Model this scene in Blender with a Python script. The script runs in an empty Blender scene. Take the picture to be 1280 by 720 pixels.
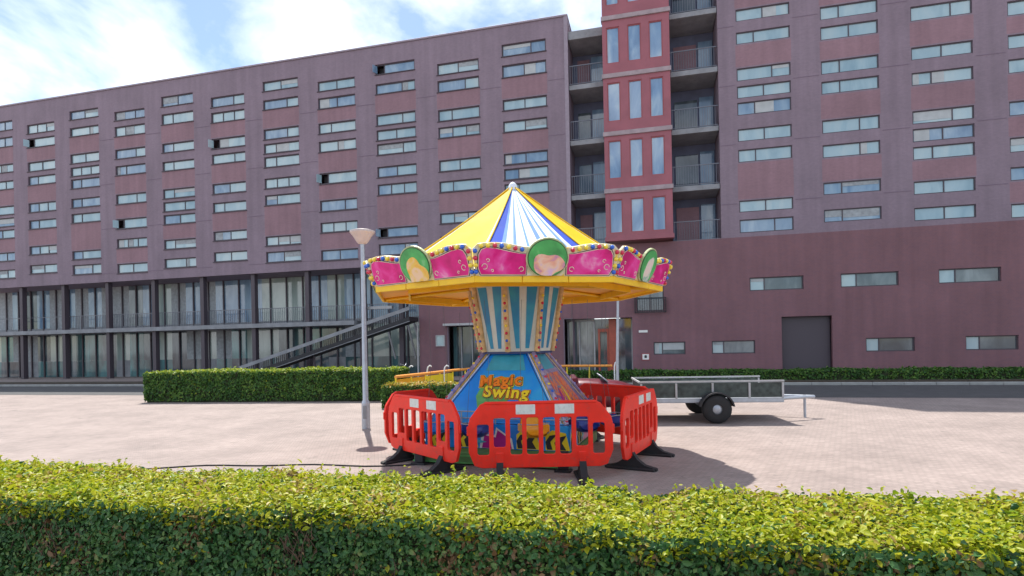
import bpy, math, random
import numpy as np
from mathutils import Vector, Matrix
random.seed(7)
R = math.radians
sc = bpy.context.scene
COL = sc.collection

# ------------------------------------------------------------------ helpers
def tag(o, label=None, cat=None, group=None, kind=None):
    if label: o['label'] = label
    if cat: o['category'] = cat
    if group: o['group'] = group
    if kind: o['kind'] = kind
    return o

def empty(name, loc=(0, 0, 0), rz=0, label=None, cat=None, group=None):
    o = bpy.data.objects.new(name, None)
    COL.objects.link(o)
    o.location = loc
    o.rotation_euler = (0, 0, rz)
    o.empty_display_size = .2
    return tag(o, label, cat, group)

def copy_tree(o, parent=None):
    c = o.copy()
    COL.objects.link(c)
    c.parent = parent
    for ch in list(o.children):
        copy_tree(ch, c)
    return c

class MB:
    def __init__(s):
        s.v = []; s.f = []; s.m = []; s.smooth = []
    def add(s, vs, fs, mat=0, smooth=False):
        b = len(s.v)
        s.v += [tuple(v) for v in vs]
        for f in fs:
            s.f.append([b + i for i in f]); s.m.append(mat); s.smooth.append(smooth)
        return s
    def box(s, x0, x1, y0, y1, z0, z1, mat=0, M=None, ch=0.0):
        if ch > 0:
            c = min(ch, (x1-x0)/2.01, (y1-y0)/2.01, (z1-z0)/2.01)
            pts = []
            import bmesh
            bm = bmesh.new()
            vs = [bm.verts.new(p) for p in [(x0,y0,z0),(x1,y0,z0),(x1,y1,z0),(x0,y1,z0),(x0,y0,z1),(x1,y0,z1),(x1,y1,z1),(x0,y1,z1)]]
            for f in [(3,2,1,0),(4,5,6,7),(0,1,5,4),(1,2,6,5),(2,3,7,6),(3,0,4,7)]:
                bm.faces.new([vs[i] for i in f])
            bmesh.ops.bevel(bm, geom=bm.edges[:], offset=c, segments=1, affect='EDGES')
            bm.verts.index_update()
            pts = [v.co.copy() for v in bm.verts]
            fs = [[v.index for v in f.verts] for f in bm.faces]
            bm.free()
            if M: pts = [M @ p for p in pts]
            return s.add(pts, fs, mat)
        pts = [Vector(p) for p in [(x0,y0,z0),(x1,y0,z0),(x1,y1,z0),(x0,y1,z0),(x0,y0,z1),(x1,y0,z1),(x1,y1,z1),(x0,y1,z1)]]
        if M: pts = [M @ p for p in pts]
        return s.add(pts, [(3,2,1,0),(4,5,6,7),(0,1,5,4),(1,2,6,5),(2,3,7,6),(3,0,4,7)], mat)
    def tube(s, path, r, n=8, mat=0, closed=False, cap=True):
        P = [Vector(p) for p in path]
        rr = r if isinstance(r, (list, tuple)) else [r]*len(P)
        rings = []
        up = None
        for i, p in enumerate(P):
            a = P[(i-1) % len(P)] if (closed or i > 0) else p
            b = P[(i+1) % len(P)] if (closed or i < len(P)-1) else p
            d = (b-a).normalized()
            if up is None:
                up = Vector((0,0,1)) if abs(d.z) < .9 else Vector((1,0,0))
            u = d.cross(up).normalized(); w = u.cross(d).normalized(); up = w
            rings.append([p + rr[i]*(math.cos(2*math.pi*k/n)*u + math.sin(2*math.pi*k/n)*w) for k in range(n)])
        vs = [q for ring in rings for q in ring]
        fs = []
        L = len(P)
        for i in range(L if closed else L-1):
            j = (i+1) % L
            for k in range(n):
                fs.append((i*n+k, i*n+(k+1) % n, j*n+(k+1) % n, j*n+k))
        s.add(vs, fs, mat, True)
        if cap and not closed:
            s.add(rings[0], [tuple(range(n))], mat); s.add(rings[-1], [tuple(range(n))[::-1]], mat)
        return s
    def lathe(s, prof, n=24, mat=0, c=(0,0,0), smooth=True):
        vs = []; fs = []
        for (r, z) in prof:
            for k in range(n):
                a = 2*math.pi*k/n
                vs.append((c[0]+r*math.cos(a), c[1]+r*math.sin(a), c[2]+z))
        for i in range(len(prof)-1):
            for k in range(n):
                fs.append((i*n+k, i*n+(k+1) % n, (i+1)*n+(k+1) % n, (i+1)*n+k))
        return s.add(vs, fs, mat, smooth)
    def prism(s, poly, t, M=None, mat=0):
        """poly in local XZ plane (x,z), extruded from y=0 (front) to y=t"""
        n = len(poly)
        pts = [Vector((x, 0, z)) for x, z in poly] + [Vector((x, t, z)) for x, z in poly]
        if M: pts = [M @ p for p in pts]
        fs = [tuple(range(n)), tuple(range(2*n-1, n-1, -1))] + [(i, i+n, (i+1) % n+n, (i+1) % n) for i in range(n)]
        return s.add(pts, fs, mat)
    def raw(s, data, M=None, mat=0):
        vs, fs = data
        pts = [M @ Vector(v) for v in vs] if M else vs
        return s.add(pts, fs, mat)
    def build(s, name, mats, parent=None, loc=None, rz=None, fix=True):
        me = bpy.data.meshes.new(name)
        me.from_pydata(s.v, [], s.f)
        if not isinstance(mats, (list, tuple)): mats = [mats]
        for m in mats: me.materials.append(m)
        me.polygons.foreach_set('material_index', s.m)
        me.polygons.foreach_set('use_smooth', s.smooth)
        me.update()
        if fix:
            import bmesh
            bm = bmesh.new(); bm.from_mesh(me)
            bmesh.ops.recalc_face_normals(bm, faces=bm.faces[:])
            bm.to_mesh(me); bm.free()
        o = bpy.data.objects.new(name, me)
        COL.objects.link(o)
        if parent: o.parent = parent
        if loc is not None: o.location = loc
        if rz is not None: o.rotation_euler = (0, 0, rz)
        return o

def curve_data(outlines, thick, bevel=0.0):
    """2D outlines (list of closed point lists; inner ones become holes) -> solid, in XZ plane, y from -thick/2..thick/2"""
    cu = bpy.data.curves.new('outline', 'CURVE')
    cu.dimensions = '2D'; cu.fill_mode = 'BOTH'
    cu.extrude = max(thick/2 - bevel, .0005); cu.bevel_depth = bevel; cu.bevel_resolution = 1 if bevel else 0
    for pts in outlines:
        sp = cu.splines.new('POLY')
        sp.points.add(len(pts)-1)
        for p, q in zip(sp.points, pts): p.co = (q[0], q[1], 0, 1)
        sp.use_cyclic_u = True
    return _conv(cu)
def _conv(cu):
    o = bpy.data.objects.new('tmp', cu)
    COL.objects.link(o)
    bpy.context.view_layer.update()
    dg = bpy.context.evaluated_depsgraph_get()
    me = bpy.data.meshes.new_from_object(o.evaluated_get(dg))
    vs = [(v.co.x, -v.co.z, v.co.y) for v in me.vertices]
    fs = [list(p.vertices) for p in me.polygons]
    bpy.data.objects.remove(o); bpy.data.meshes.remove(me); bpy.data.curves.remove(cu)
    return vs, fs
def text_data(txt, size, thick, fat=0.0, space=1.0):
    cu = bpy.data.curves.new('txt', 'FONT')
    cu.body = txt; cu.size = size; cu.extrude = thick/2; cu.offset = fat; cu.align_x = 'CENTER'; cu.align_y = 'CENTER'
    cu.space_character = space; cu.resolution_u = 3
    return _conv(cu)

def rrect(x0, x1, z0, z1, r, n=4):
    pts = []
    for cx, cz, a0 in ((x1-r, z1-r, 0), (x0+r, z1-r, 90), (x0+r, z0+r, 180), (x1-r, z0+r, 270)):
        for k in range(n+1):
            a = R(a0 + 90*k/n)
            pts.append((cx + r*math.cos(a), cz + r*math.sin(a)))
    return pts

# ------------------------------------------------------------------ materials
def mat(name, col, rough=.6, metal=0, spec=.5, var=.0, scale=6, bump=0, bscale=60, dirt=0, coat=0, alpha=None):
    m = bpy.data.materials.new(name); m.use_nodes = True
    nt = m.node_tree; N = nt.nodes; L = nt.links
    b = N['Principled BSDF']
    b.inputs['Base Color'].default_value = (*col, 1)
    b.inputs['Roughness'].default_value = rough
    b.inputs['Metallic'].default_value = metal
    b.inputs['Specular IOR Level'].default_value = spec
    b.inputs['Coat Weight'].default_value = coat
    tc = N.new('ShaderNodeTexCoord')
    if var > 0 or dirt > 0:
        no = N.new('ShaderNodeTexNoise'); no.inputs['Scale'].default_value = scale; no.inputs['Detail'].default_value = 6
        L.new(tc.outputs['Object'], no.inputs['Vector'])
        mr = N.new('ShaderNodeMapRange')
        mr.inputs['From Min'].default_value = .3; mr.inputs['From Max'].default_value = .7
        mr.inputs['To Min'].default_value = 1-var; mr.inputs['To Max'].default_value = 1+var
        L.new(no.outputs['Fac'], mr.inputs['Value'])
        mx = N.new('ShaderNodeMix'); mx.data_type = 'RGBA'; mx.blend_type = 'MULTIPLY'; mx.inputs['Factor'].default_value = 1
        mx.inputs['A'].default_value = (*col, 1)
        L.new(mr.outputs['Result'], mx.inputs['B'])
        out = mx.outputs['Result']
        if dirt > 0:
            n2 = N.new('ShaderNodeTexNoise'); n2.inputs['Scale'].default_value = scale*2.7; n2.inputs['Detail'].default_value = 8
            n2.inputs['Roughness'].default_value = .7
            L.new(tc.outputs['Object'], n2.inputs['Vector'])
            m2 = N.new('ShaderNodeMapRange'); m2.inputs['From Min'].default_value = .52; m2.inputs['From Max'].default_value = .72
            m2.inputs['To Max'].default_value = dirt
            L.new(n2.outputs['Fac'], m2.inputs['Value'])
            m3 = N.new('ShaderNodeMix'); m3.data_type = 'RGBA'
            m3.inputs['B'].default_value = (.12, .1, .085, 1)
            L.new(m2.outputs['Result'], m3.inputs['Factor']); L.new(out, m3.inputs['A'])
            out = m3.outputs['Result']
        L.new(out, b.inputs['Base Color'])
        rr = N.new('ShaderNodeMapRange'); rr.inputs['To Min'].default_value = max(0, rough-.08); rr.inputs['To Max'].default_value = min(1, rough+.12)
        L.new(no.outputs['Fac'], rr.inputs['Value']); L.new(rr.outputs['Result'], b.inputs['Roughness'])
    if bump > 0:
        nb = N.new('ShaderNodeTexNoise'); nb.inputs['Scale'].default_value = bscale; nb.inputs['Detail'].default_value = 4
        L.new(tc.outputs['Object'], nb.inputs['Vector'])
        bp = N.new('ShaderNodeBump'); bp.inputs['Strength'].default_value = bump; bp.inputs['Distance'].default_value = .01
        L.new(nb.outputs['Fac'], bp.inputs['Height']); L.new(bp.outputs['Normal'], b.inputs['Normal'])
    return m

def ramp_mat(name, stops, scale=5, rough=.35, distort=0.0, detail=3, coat=.0, vecscale=(1, 1, 1), interp='LINEAR'):
    m = bpy.data.materials.new(name); m.use_nodes = True
    nt = m.node_tree; N = nt.nodes; L = nt.links; b = N['Principled BSDF']
    tc = N.new('ShaderNodeTexCoord'); mp = N.new('ShaderNodeMapping'); mp.inputs['Scale'].default_value = vecscale
    no = N.new('ShaderNodeTexNoise'); no.inputs['Scale'].default_value = scale; no.inputs['Detail'].default_value = detail
    no.inputs['Distortion'].default_value = distort
    cr = N.new('ShaderNodeValToRGB'); cr.color_ramp.interpolation = interp
    e = cr.color_ramp.elements
    while len(e) < len(stops): e.new(.5)
    for q, (p, c) in zip(e, stops): q.position = p; q.color = (*c, 1)
    L.new(tc.outputs['Object'], mp.inputs['Vector']); L.new(mp.outputs['Vector'], no.inputs['Vector'])
    L.new(no.outputs['Fac'], cr.inputs['Fac']); L.new(cr.outputs['Color'], b.inputs['Base Color'])
    b.inputs['Roughness'].default_value = rough; b.inputs['Coat Weight'].default_value = coat
    return m

def brick_mat(name, c1, c2, mortar, var=.12):
    m = bpy.data.materials.new(name); m.use_nodes = True
    nt = m.node_tree; N = nt.nodes; L = nt.links; b = N['Principled BSDF']
    tc = N.new('ShaderNodeTexCoord'); mp = N.new('ShaderNodeMapping'); mp.inputs['Rotation'].default_value = (R(90), 0, 0)
    L.new(tc.outputs['Object'], mp.inputs['Vector'])
    br = N.new('ShaderNodeTexBrick'); br.inputs['Scale'].default_value = 4.0
    br.inputs['Color1'].default_value = (*c1, 1); br.inputs['Color2'].default_value = (*c2, 1); br.inputs['Mortar'].default_value = (*mortar, 1)
    br.inputs['Mortar Size'].default_value = .012
    L.new(mp.outputs['Vector'], br.inputs['Vector'])
    no = N.new('ShaderNodeTexNoise'); no.inputs['Scale'].default_value = .35; no.inputs['Detail'].default_value = 7; no.inputs['Roughness'].default_value = .65
    L.new(tc.outputs['Object'], no.inputs['Vector'])
    mr = N.new('ShaderNodeMapRange'); mr.inputs['From Min'].default_value = .3; mr.inputs['From Max'].default_value = .7
    mr.inputs['To Min'].default_value = 1-var; mr.inputs['To Max'].default_value = 1+var
    L.new(no.outputs['Fac'], mr.inputs['Value'])
    # vertical weather streaks
    mp2 = N.new('ShaderNodeMapping'); mp2.inputs['Scale'].default_value = (2.2, 2.2, .16)
    L.new(tc.outputs['Object'], mp2.inputs['Vector'])
    n2 = N.new('ShaderNodeTexNoise'); n2.inputs['Scale'].default_value = 1.3; n2.inputs['Detail'].default_value = 5
    L.new(mp2.outputs['Vector'], n2.inputs['Vector'])
    m2 = N.new('ShaderNodeMapRange'); m2.inputs['From Min'].default_value = .3; m2.inputs['From Max'].default_value = .7
    m2.inputs['To Min'].default_value = .9; m2.inputs['To Max'].default_value = 1.08
    L.new(n2.outputs['Fac'], m2.inputs['Value'])
    mu = N.new('ShaderNodeMath'); mu.operation = 'MULTIPLY'
    L.new(mr.outputs['Result'], mu.inputs[0]); L.new(m2.outputs['Result'], mu.inputs[1])
    mx = N.new('ShaderNodeMix'); mx.data_type = 'RGBA'; mx.blend_type = 'MULTIPLY'; mx.inputs['Factor'].default_value = 1
    L.new(br.outputs['Color'], mx.inputs['A']); L.new(mu.outputs[0], mx.inputs['B'])
    L.new(mx.outputs['Result'], b.inputs['Base Color'])
    b.inputs['Roughness'].default_value = .75
    return m

M = {}
M['brick_mauve'] = brick_mat('brick_mauve', (.245, .185, .228), (.222, .168, .21), (.235, .185, .22))
M['brick_red'] = brick_mat('brick_red', (.28, .165, .195), (.255, .15, .18), (.26, .17, .19))
M['brick_deep'] = brick_mat('brick_deep', (.215, .1, .115), (.19, .094, .115), (.2, .125, .14))
M['panel_red'] = mat('panel_red', (.31, .1, .125), .55, var=.12, scale=1.4)
M['band'] = mat('band', (.36, .29, .31), .8, var=.15, scale=3, dirt=.25)
M['coping'] = mat('coping', (.3, .25, .3), .6, var=.1)
M['frame_dark'] = mat('frame_dark', (.07, .055, .07), .5)
M['frame_red'] = mat('frame_red', (.33, .075, .08), .45)
M['frame_pale'] = mat('frame_pale', (.42, .42, .43), .5, var=.1)
M['concrete'] = mat('concrete', (.27, .28, .3), .85, var=.18, scale=2, dirt=.3)
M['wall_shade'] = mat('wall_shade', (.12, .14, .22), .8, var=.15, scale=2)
M['rail_metal'] = mat('rail_metal', (.16, .17, .2), .45, metal=.3)
M['dark'] = mat('dark', (.025, .025, .03), .6, var=.3)
M['interior'] = mat('interior', (.05, .045, .05), .9, var=.4, scale=1.5)
M['rubber'] = mat('rubber', (.018, .018, .02), .75, var=.25, scale=14, bump=.3)
M['galv'] = mat('galv', (.42, .45, .5), .42, metal=.55, var=.1, scale=9)
M['white'] = mat('white', (.78, .78, .76), .5, var=.06, dirt=.12)
def glass(name, stops, sc_=1.2, rough=.06):
    m = ramp_mat(name, stops, sc_, rough, .6, 4, 0, (1, 1, .35))
    m.node_tree.nodes['Principled BSDF'].inputs['Specular IOR Level'].default_value = .9
    return m
M['glass_pale'] = glass('glass_pale', [(.3, (.25, .38, .44)), (.5, (.34, .48, .53)), (.7, (.42, .53, .55))])
M['glass_blue'] = glass('glass_blue', [(.3, (.12, .21, .33)), (.5, (.2, .31, .43)), (.7, (.32, .43, .52))], 1.6)
M['glass_street'] = glass('glass_street', [(.3, (.06, .07, .08)), (.5, (.2, .22, .23)), (.7, (.4, .42, .42))], 2.2)  # pale reflective streaks painted into the pane colour
M['door_red'] = mat('door_red', (.4, .085, .05), .45, var=.12)
M['blind'] = mat('blind', (.43, .46, .47), .6, var=.1, scale=3)
M['curtain'] = mat('curtain', (.33, .36, .38), .8, var=.2, scale=6)
M['glass_bay'] = glass('glass_bay', [(.3, (.11, .2, .34)), (.5, (.2, .32, .48)), (.7, (.36, .48, .58))], 1.3)
M['glass_dark'] = glass('glass_dark', [(.3, (.03, .045, .06)), (.5, (.08, .11, .13)), (.72, (.22, .27, .29))], 1.1)
M['glass_green'] = glass('glass_green', [(.3, (.2, .27, .26)), (.5, (.36, .44, .41)), (.7, (.48, .54, .5))], .8)  # greenish pale reflections painted into the glass colour
M['glass_teal'] = glass('glass_teal', [(.3, (.04, .08, .09)), (.5, (.09, .17, .18)), (.7, (.12, .32, .33))], .9)
# --- ride paints
M['yellow'] = mat('yellow', (.92, .56, .008), .4, var=.08, scale=4, dirt=.1)
M['roof_yellow'] = mat('roof_yellow', (.78, .48, .008), .6, spec=.12, var=.07, scale=2.2, bump=.15, bscale=9)
M['roof_white'] = mat('roof_white', (.7, .75, .84), .55, spec=.25, var=.05, scale=3, bump=.15, bscale=9)
M['roof_pale'] = mat('roof_pale', (.13, .27, .58), .6, spec=.12, var=.12, scale=5)
M['roof_blue'] = mat('roof_blue', (.008, .06, .46), .6, spec=.1, var=.1, scale=3)
M['soffit'] = mat('soffit', (.9, .4, .012), .45, var=.08, scale=2.5, dirt=.06)
M['visor_bg'] = ramp_mat('visor_bg', [(.35, (.85, .74, .3)), (.5, (.8, .76, .6)), (.65, (.88, .6, .08))], 9, .35)
M['visor_pink'] = ramp_mat('visor_pink', [(.3, (.5, .006, .14)), (.48, (.78, .012, .25)), (.6, (.86, .08, .4)), (.72, (.92, .5, .68))], 3.2, .3, .4, 4)
M['cream'] = mat('cream', (.8, .74, .55), .4, var=.1, scale=6)
M['art_line'] = mat('art_line', (.06, .03, .05), .5)
M['gold'] = mat('gold', (.75, .48, .08), .4, var=.25, scale=12)
M['medal_green'] = ramp_mat('medal_green', [(.3, (.06, .3, .09)), (.6, (.1, .5, .14)), (.8, (.3, .6, .3))], 6, .35, .3)
M['art_gold'] = ramp_mat('art_gold', [(.32, (.9, .42, .05)), (.5, (.88, .58, .12)), (.66, (.9, .62, .4))], 7, .35, .8)
M['art_peach'] = ramp_mat('art_peach', [(.32, (.55, .22, .5)), (.45, (.85, .42, .3)), (.6, (.9, .6, .45)), (.7, (.75, .5, .7))], 6, .35, .8)
M['art_pale'] = ramp_mat('art_pale', [(.32, (.3, .5, .4)), (.5, (.75, .7, .6)), (.66, (.85, .68, .62))], 7, .35, .8)
M['bulb_red'] = mat('bulb_red', (.62, .01, .06), .12, coat=.6)
M['bulb_blue'] = mat('bulb_blue', (.01, .12, .62), .12, coat=.6)
M['bulb_yellow'] = mat('bulb_yellow', (.9, .68, .05), .12, coat=.6)
M['strip_ochre'] = mat('strip_ochre', (.66, .44, .2), .45, var=.3, scale=14)
M['col_cream'] = mat('col_cream', (.62, .66, .6), .4, var=.1, scale=4, dirt=.15)
M['col_teal'] = ramp_mat('col_teal', [(.3, (.02, .17, .4)), (.5, (.02, .26, .46)), (.7, (.04, .36, .48))], 2.2, .35, .3)
M['ride_blue'] = ramp_mat('ride_blue', [(.3, (.005, .2, .68)), (.5, (.008, .28, .85)), (.7, (.03, .4, .8))], 1.6, .3, .2)
M['ride_teal'] = mat('ride_teal', (.06, .4, .52), .35, var=.15, scale=5)
M['navy'] = mat('navy', (.02, .04, .16), .4, var=.2)
M['seat_blue'] = mat('seat_blue', (.02, .05, .28), .3, var=.2, coat=.3)
M['seat_yellow'] = mat('seat_yellow', (.85, .4, .02), .3, var=.1, coat=.3)
M['seat_sky'] = mat('seat_sky', (.02, .3, .75), .3, var=.1, coat=.3)
M['deck_green'] = mat('deck_green', (.1, .25, .08), .6, var=.25, scale=5, dirt=.35)
M['mural'] = ramp_mat('mural', [(.25, (.05, .1, .3)), (.38, (.1, .3, .42)), (.46, (.75, .12, .06)), (.54, (.85, .3, .07)), (.62, (.35, .07, .2)), (.75, (.12, .2, .45))], 3.4, .35, 2.5, 4)
M['mural_trim'] = ramp_mat('mural_trim', [(.3, (.12, .12, .25)), (.5, (.3, .24, .42)), (.7, (.5, .45, .55))], 9, .3, 1.0, 5)
M['magenta'] = mat('magenta', (.45, .01, .25), .35)
M['orange'] = mat('orange', (.9, .24, .02), .35, var=.1, scale=15)
M['txt_yellow'] = mat('txt_yellow', (.9, .68, .03), .35)
M['leafgreen'] = mat('leafgreen', (.12, .4, .12), .4, var=.2)
M['barrier_red'] = mat('barrier_red', (.88, .03, .013), .42, spec=.35, var=.1, scale=5, dirt=.3)
M['reflector'] = mat('reflector', (.68, .7, .66), .3, var=.1, scale=9, dirt=.3)
M['chain'] = mat('chain', (.12, .12, .13), .4, metal=.6)
M['maroon'] = mat('maroon', (.14, .012, .025), .3, coat=.5, var=.1)
M['red_lens'] = mat('red_lens', (.8, .03, .08), .15, coat=.8)
M['rail_orange'] = mat('rail_orange', (.85, .34, .06), .45, var=.12, scale=8)

# paving
def paving():
    m = bpy.data.materials.new('paving'); m.use_nodes = True
    nt = m.node_tree; N = nt.nodes; L = nt.links; b = N['Principled BSDF']
    tc = N.new('ShaderNodeTexCoord')
    mp = N.new('ShaderNodeMapping'); mp.inputs['Rotation'].default_value = (0, 0, R(-14))
    L.new(tc.outputs['Object'], mp.inputs['Vector'])
    br = N.new('ShaderNodeTexBrick'); br.inputs['Scale'].default_value = 4.5
    br.inputs['Color1'].default_value = (.28, .225, .205, 1); br.inputs['Color2'].default_value = (.34, .275, .25, 1); br.inputs['Mortar'].default_value = (.21, .175, .16, 1)
    br.inputs['Mortar Size'].default_value = .02; br.inputs['Bias'].default_value = 0
    L.new(mp.outputs['Vector'], br.inputs['Vector'])
    no = N.new('ShaderNodeTexNoise'); no.inputs['Scale'].default_value = .8; no.inputs['Detail'].default_value = 9; no.inputs['Roughness'].default_value = .65
    L.new(tc.outputs['Object'], no.inputs['Vector'])
    mr = N.new('ShaderNodeMapRange'); mr.inputs['From Min'].default_value = .3; mr.inputs['From Max'].default_value = .7; mr.inputs['To Min'].default_value = .76; mr.inputs['To Max'].default_value = 1.14
    L.new(no.outputs['Fac'], mr.inputs['Value'])
    mx = N.new('ShaderNodeMix'); mx.data_type = 'RGBA'; mx.blend_type = 'MULTIPLY'; mx.inputs['Factor'].default_value = 1
    L.new(br.outputs['Color'], mx.inputs['A']); L.new(mr.outputs['Result'], mx.inputs['B'])
    vo = N.new('ShaderNodeTexNoise'); vo.inputs['Scale'].default_value = 2.6; vo.inputs['Detail'].default_value = 5; vo.inputs['Distortion'].default_value = 1.2
    L.new(tc.outputs['Object'], vo.inputs['Vector'])
    m2 = N.new('ShaderNodeMapRange'); m2.inputs['From Min'].default_value = .62; m2.inputs['From Max'].default_value = .74; m2.inputs['To Max'].default_value = .5
    L.new(vo.outputs['Fac'], m2.inputs['Value'])
    m3 = N.new('ShaderNodeMix'); m3.data_type = 'RGBA'; m3.inputs['B'].default_value = (.13, .11, .1, 1)
    L.new(m2.outputs['Result'], m3.inputs['Factor']); L.new(mx.outputs['Result'], m3.inputs['A'])
    L.new(m3.outputs['Result'], b.inputs['Base Color']); b.inputs['Roughness'].default_value = .85
    bp = N.new('ShaderNodeBump'); bp.inputs['Strength'].default_value = .4; bp.inputs['Distance'].default_value = .006
    L.new(br.outputs['Fac'], bp.inputs['Height']); bp.invert = True
    L.new(bp.outputs['Normal'], b.inputs['Normal'])
    return m
M['paving'] = paving()
M['asphalt'] = mat('asphalt', (.07, .07, .072), .85, var=.2, scale=2, bump=.4, bscale=150)
M['kerb'] = mat('kerb', (.33, .33, .32), .85, var=.12, scale=3)
M['soil'] = mat('soil', (.06, .045, .03), .95, var=.3, scale=8)

def leaf_mat(name, stops, trans=.35, rough=.45):
    m = bpy.data.materials.new(name); m.use_nodes = True
    nt = m.node_tree; N = nt.nodes; L = nt.links; b = N['Principled BSDF']; out = N['Material Output']
    g = N.new('ShaderNodeNewGeometry')
    cr = N.new('ShaderNodeValToRGB'); e = cr.color_ramp.elements
    while len(e) < len(stops): e.new(.5)
    for q, (p, c) in zip(e, stops): q.position = p; q.color = (*c, 1)
    tc = N.new('ShaderNodeTexCoord'); no = N.new('ShaderNodeTexNoise'); no.inputs['Scale'].default_value = 2.6; no.inputs['Detail'].default_value = 3
    L.new(tc.outputs['Object'], no.inputs['Vector'])
    ma = N.new('ShaderNodeMath'); ma.operation = 'MULTIPLY_ADD'; ma.inputs[1].default_value = 1.5; ma.inputs[2].default_value = -.72
    L.new(no.outputs['Fac'], ma.inputs[0])
    ad = N.new('ShaderNodeMath'); ad.operation = 'ADD'; ad.use_clamp = True
    L.new(g.outputs['Random Per Island'], ad.inputs[0]); L.new(ma.outputs[0], ad.inputs[1])
    L.new(ad.outputs[0], cr.inputs['Fac'])
    L.new(cr.outputs['Color'], b.inputs['Base Color']); b.inputs['Roughness'].default_value = rough
    b.inputs['Specular IOR Level'].default_value = .35
    tr = N.new('ShaderNodeBsdfTranslucent'); L.new(cr.outputs['Color'], tr.inputs['Color'])
    ms = N.new('ShaderNodeMixShader'); ms.inputs['Fac'].default_value = trans
    L.new(b.outputs['BSDF'], ms.inputs[1]); L.new(tr.outputs['BSDF'], ms.inputs[2]); L.new(ms.outputs['Shader'], out.inputs['Surface'])
    return m
M['leaf_young_sunlit'] = leaf_mat('leaf_young_sunlit', [(0, (.19, .29, .015)), (.25, (.31, .38, .015)), (.6, (.41, .43, .02)), (.95, (.49, .48, .04)), (1, (.38, .27, .07))], .42)  # new shoots, with the sunlit look of the top put into the colour
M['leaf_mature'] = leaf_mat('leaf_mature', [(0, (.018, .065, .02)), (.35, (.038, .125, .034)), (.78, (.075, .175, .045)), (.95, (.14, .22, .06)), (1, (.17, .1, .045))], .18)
M['leaf_dead'] = leaf_mat('leaf_dead', [(0, (.1, .06, .03)), (.5, (.2, .12, .06)), (1, (.3, .22, .1))], .15)
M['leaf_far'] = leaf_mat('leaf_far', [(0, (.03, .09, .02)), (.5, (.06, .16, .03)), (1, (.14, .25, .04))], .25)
M['leaf_fartop_sunlit'] = leaf_mat('leaf_fartop_sunlit', [(0, (.14, .24, .02)), (.5, (.28, .36, .03)), (1, (.42, .46, .05))], .35)  # far hedge leaf lightened as if sunlit, for the top
M['leaf_farwarm_sunlit'] = leaf_mat('leaf_farwarm_sunlit', [(0, (.25, .26, .03)), (.5, (.5, .4, .05)), (1, (.62, .36, .12))], .35)  # sunlight on the low hedge top put into a yellow orange leaf
M['twig'] = mat('twig', (.09, .06, .04), .85, var=.3, scale=20)

# ------------------------------------------------------------------ setting
TH = R(13.9)                       # street front turned 13.9 degrees
def plane(name, x0, x1, y0, y1, z, m, rot=0, loc=(0, 0)):
    b = MB(); b.add([(x0, y0, 0), (x1, y0, 0), (x1, y1, 0), (x0, y1, 0)], [(0, 1, 2, 3)])
    o = b.build(name, m, loc=(loc[0], loc[1], z), rz=rot)
    return tag(o, kind='structure')
plane('ground', -400, 400, -400, 400, 0, M['paving'])
plane('road', -60, 60, -11.2, -6.6, .004, M['asphalt'], -TH, (0, 30.2))
kb = MB()
for k in range(100):
    x = -50 + k
    kb.box(x, x+.99, -6.6, -6.45, 0, .11, ch=.012)
tag(kb.build('kerb', M['kerb'], loc=(0, 30.2, 0), rz=-TH), kind='structure')
sb = MB(); sb.box(-50, 50, -5.0, -3.5, 0, .05)
tag(sb.build('planting_bed', M['soil'], loc=(0, 30.2, 0), rz=-TH), kind='structure')

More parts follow.
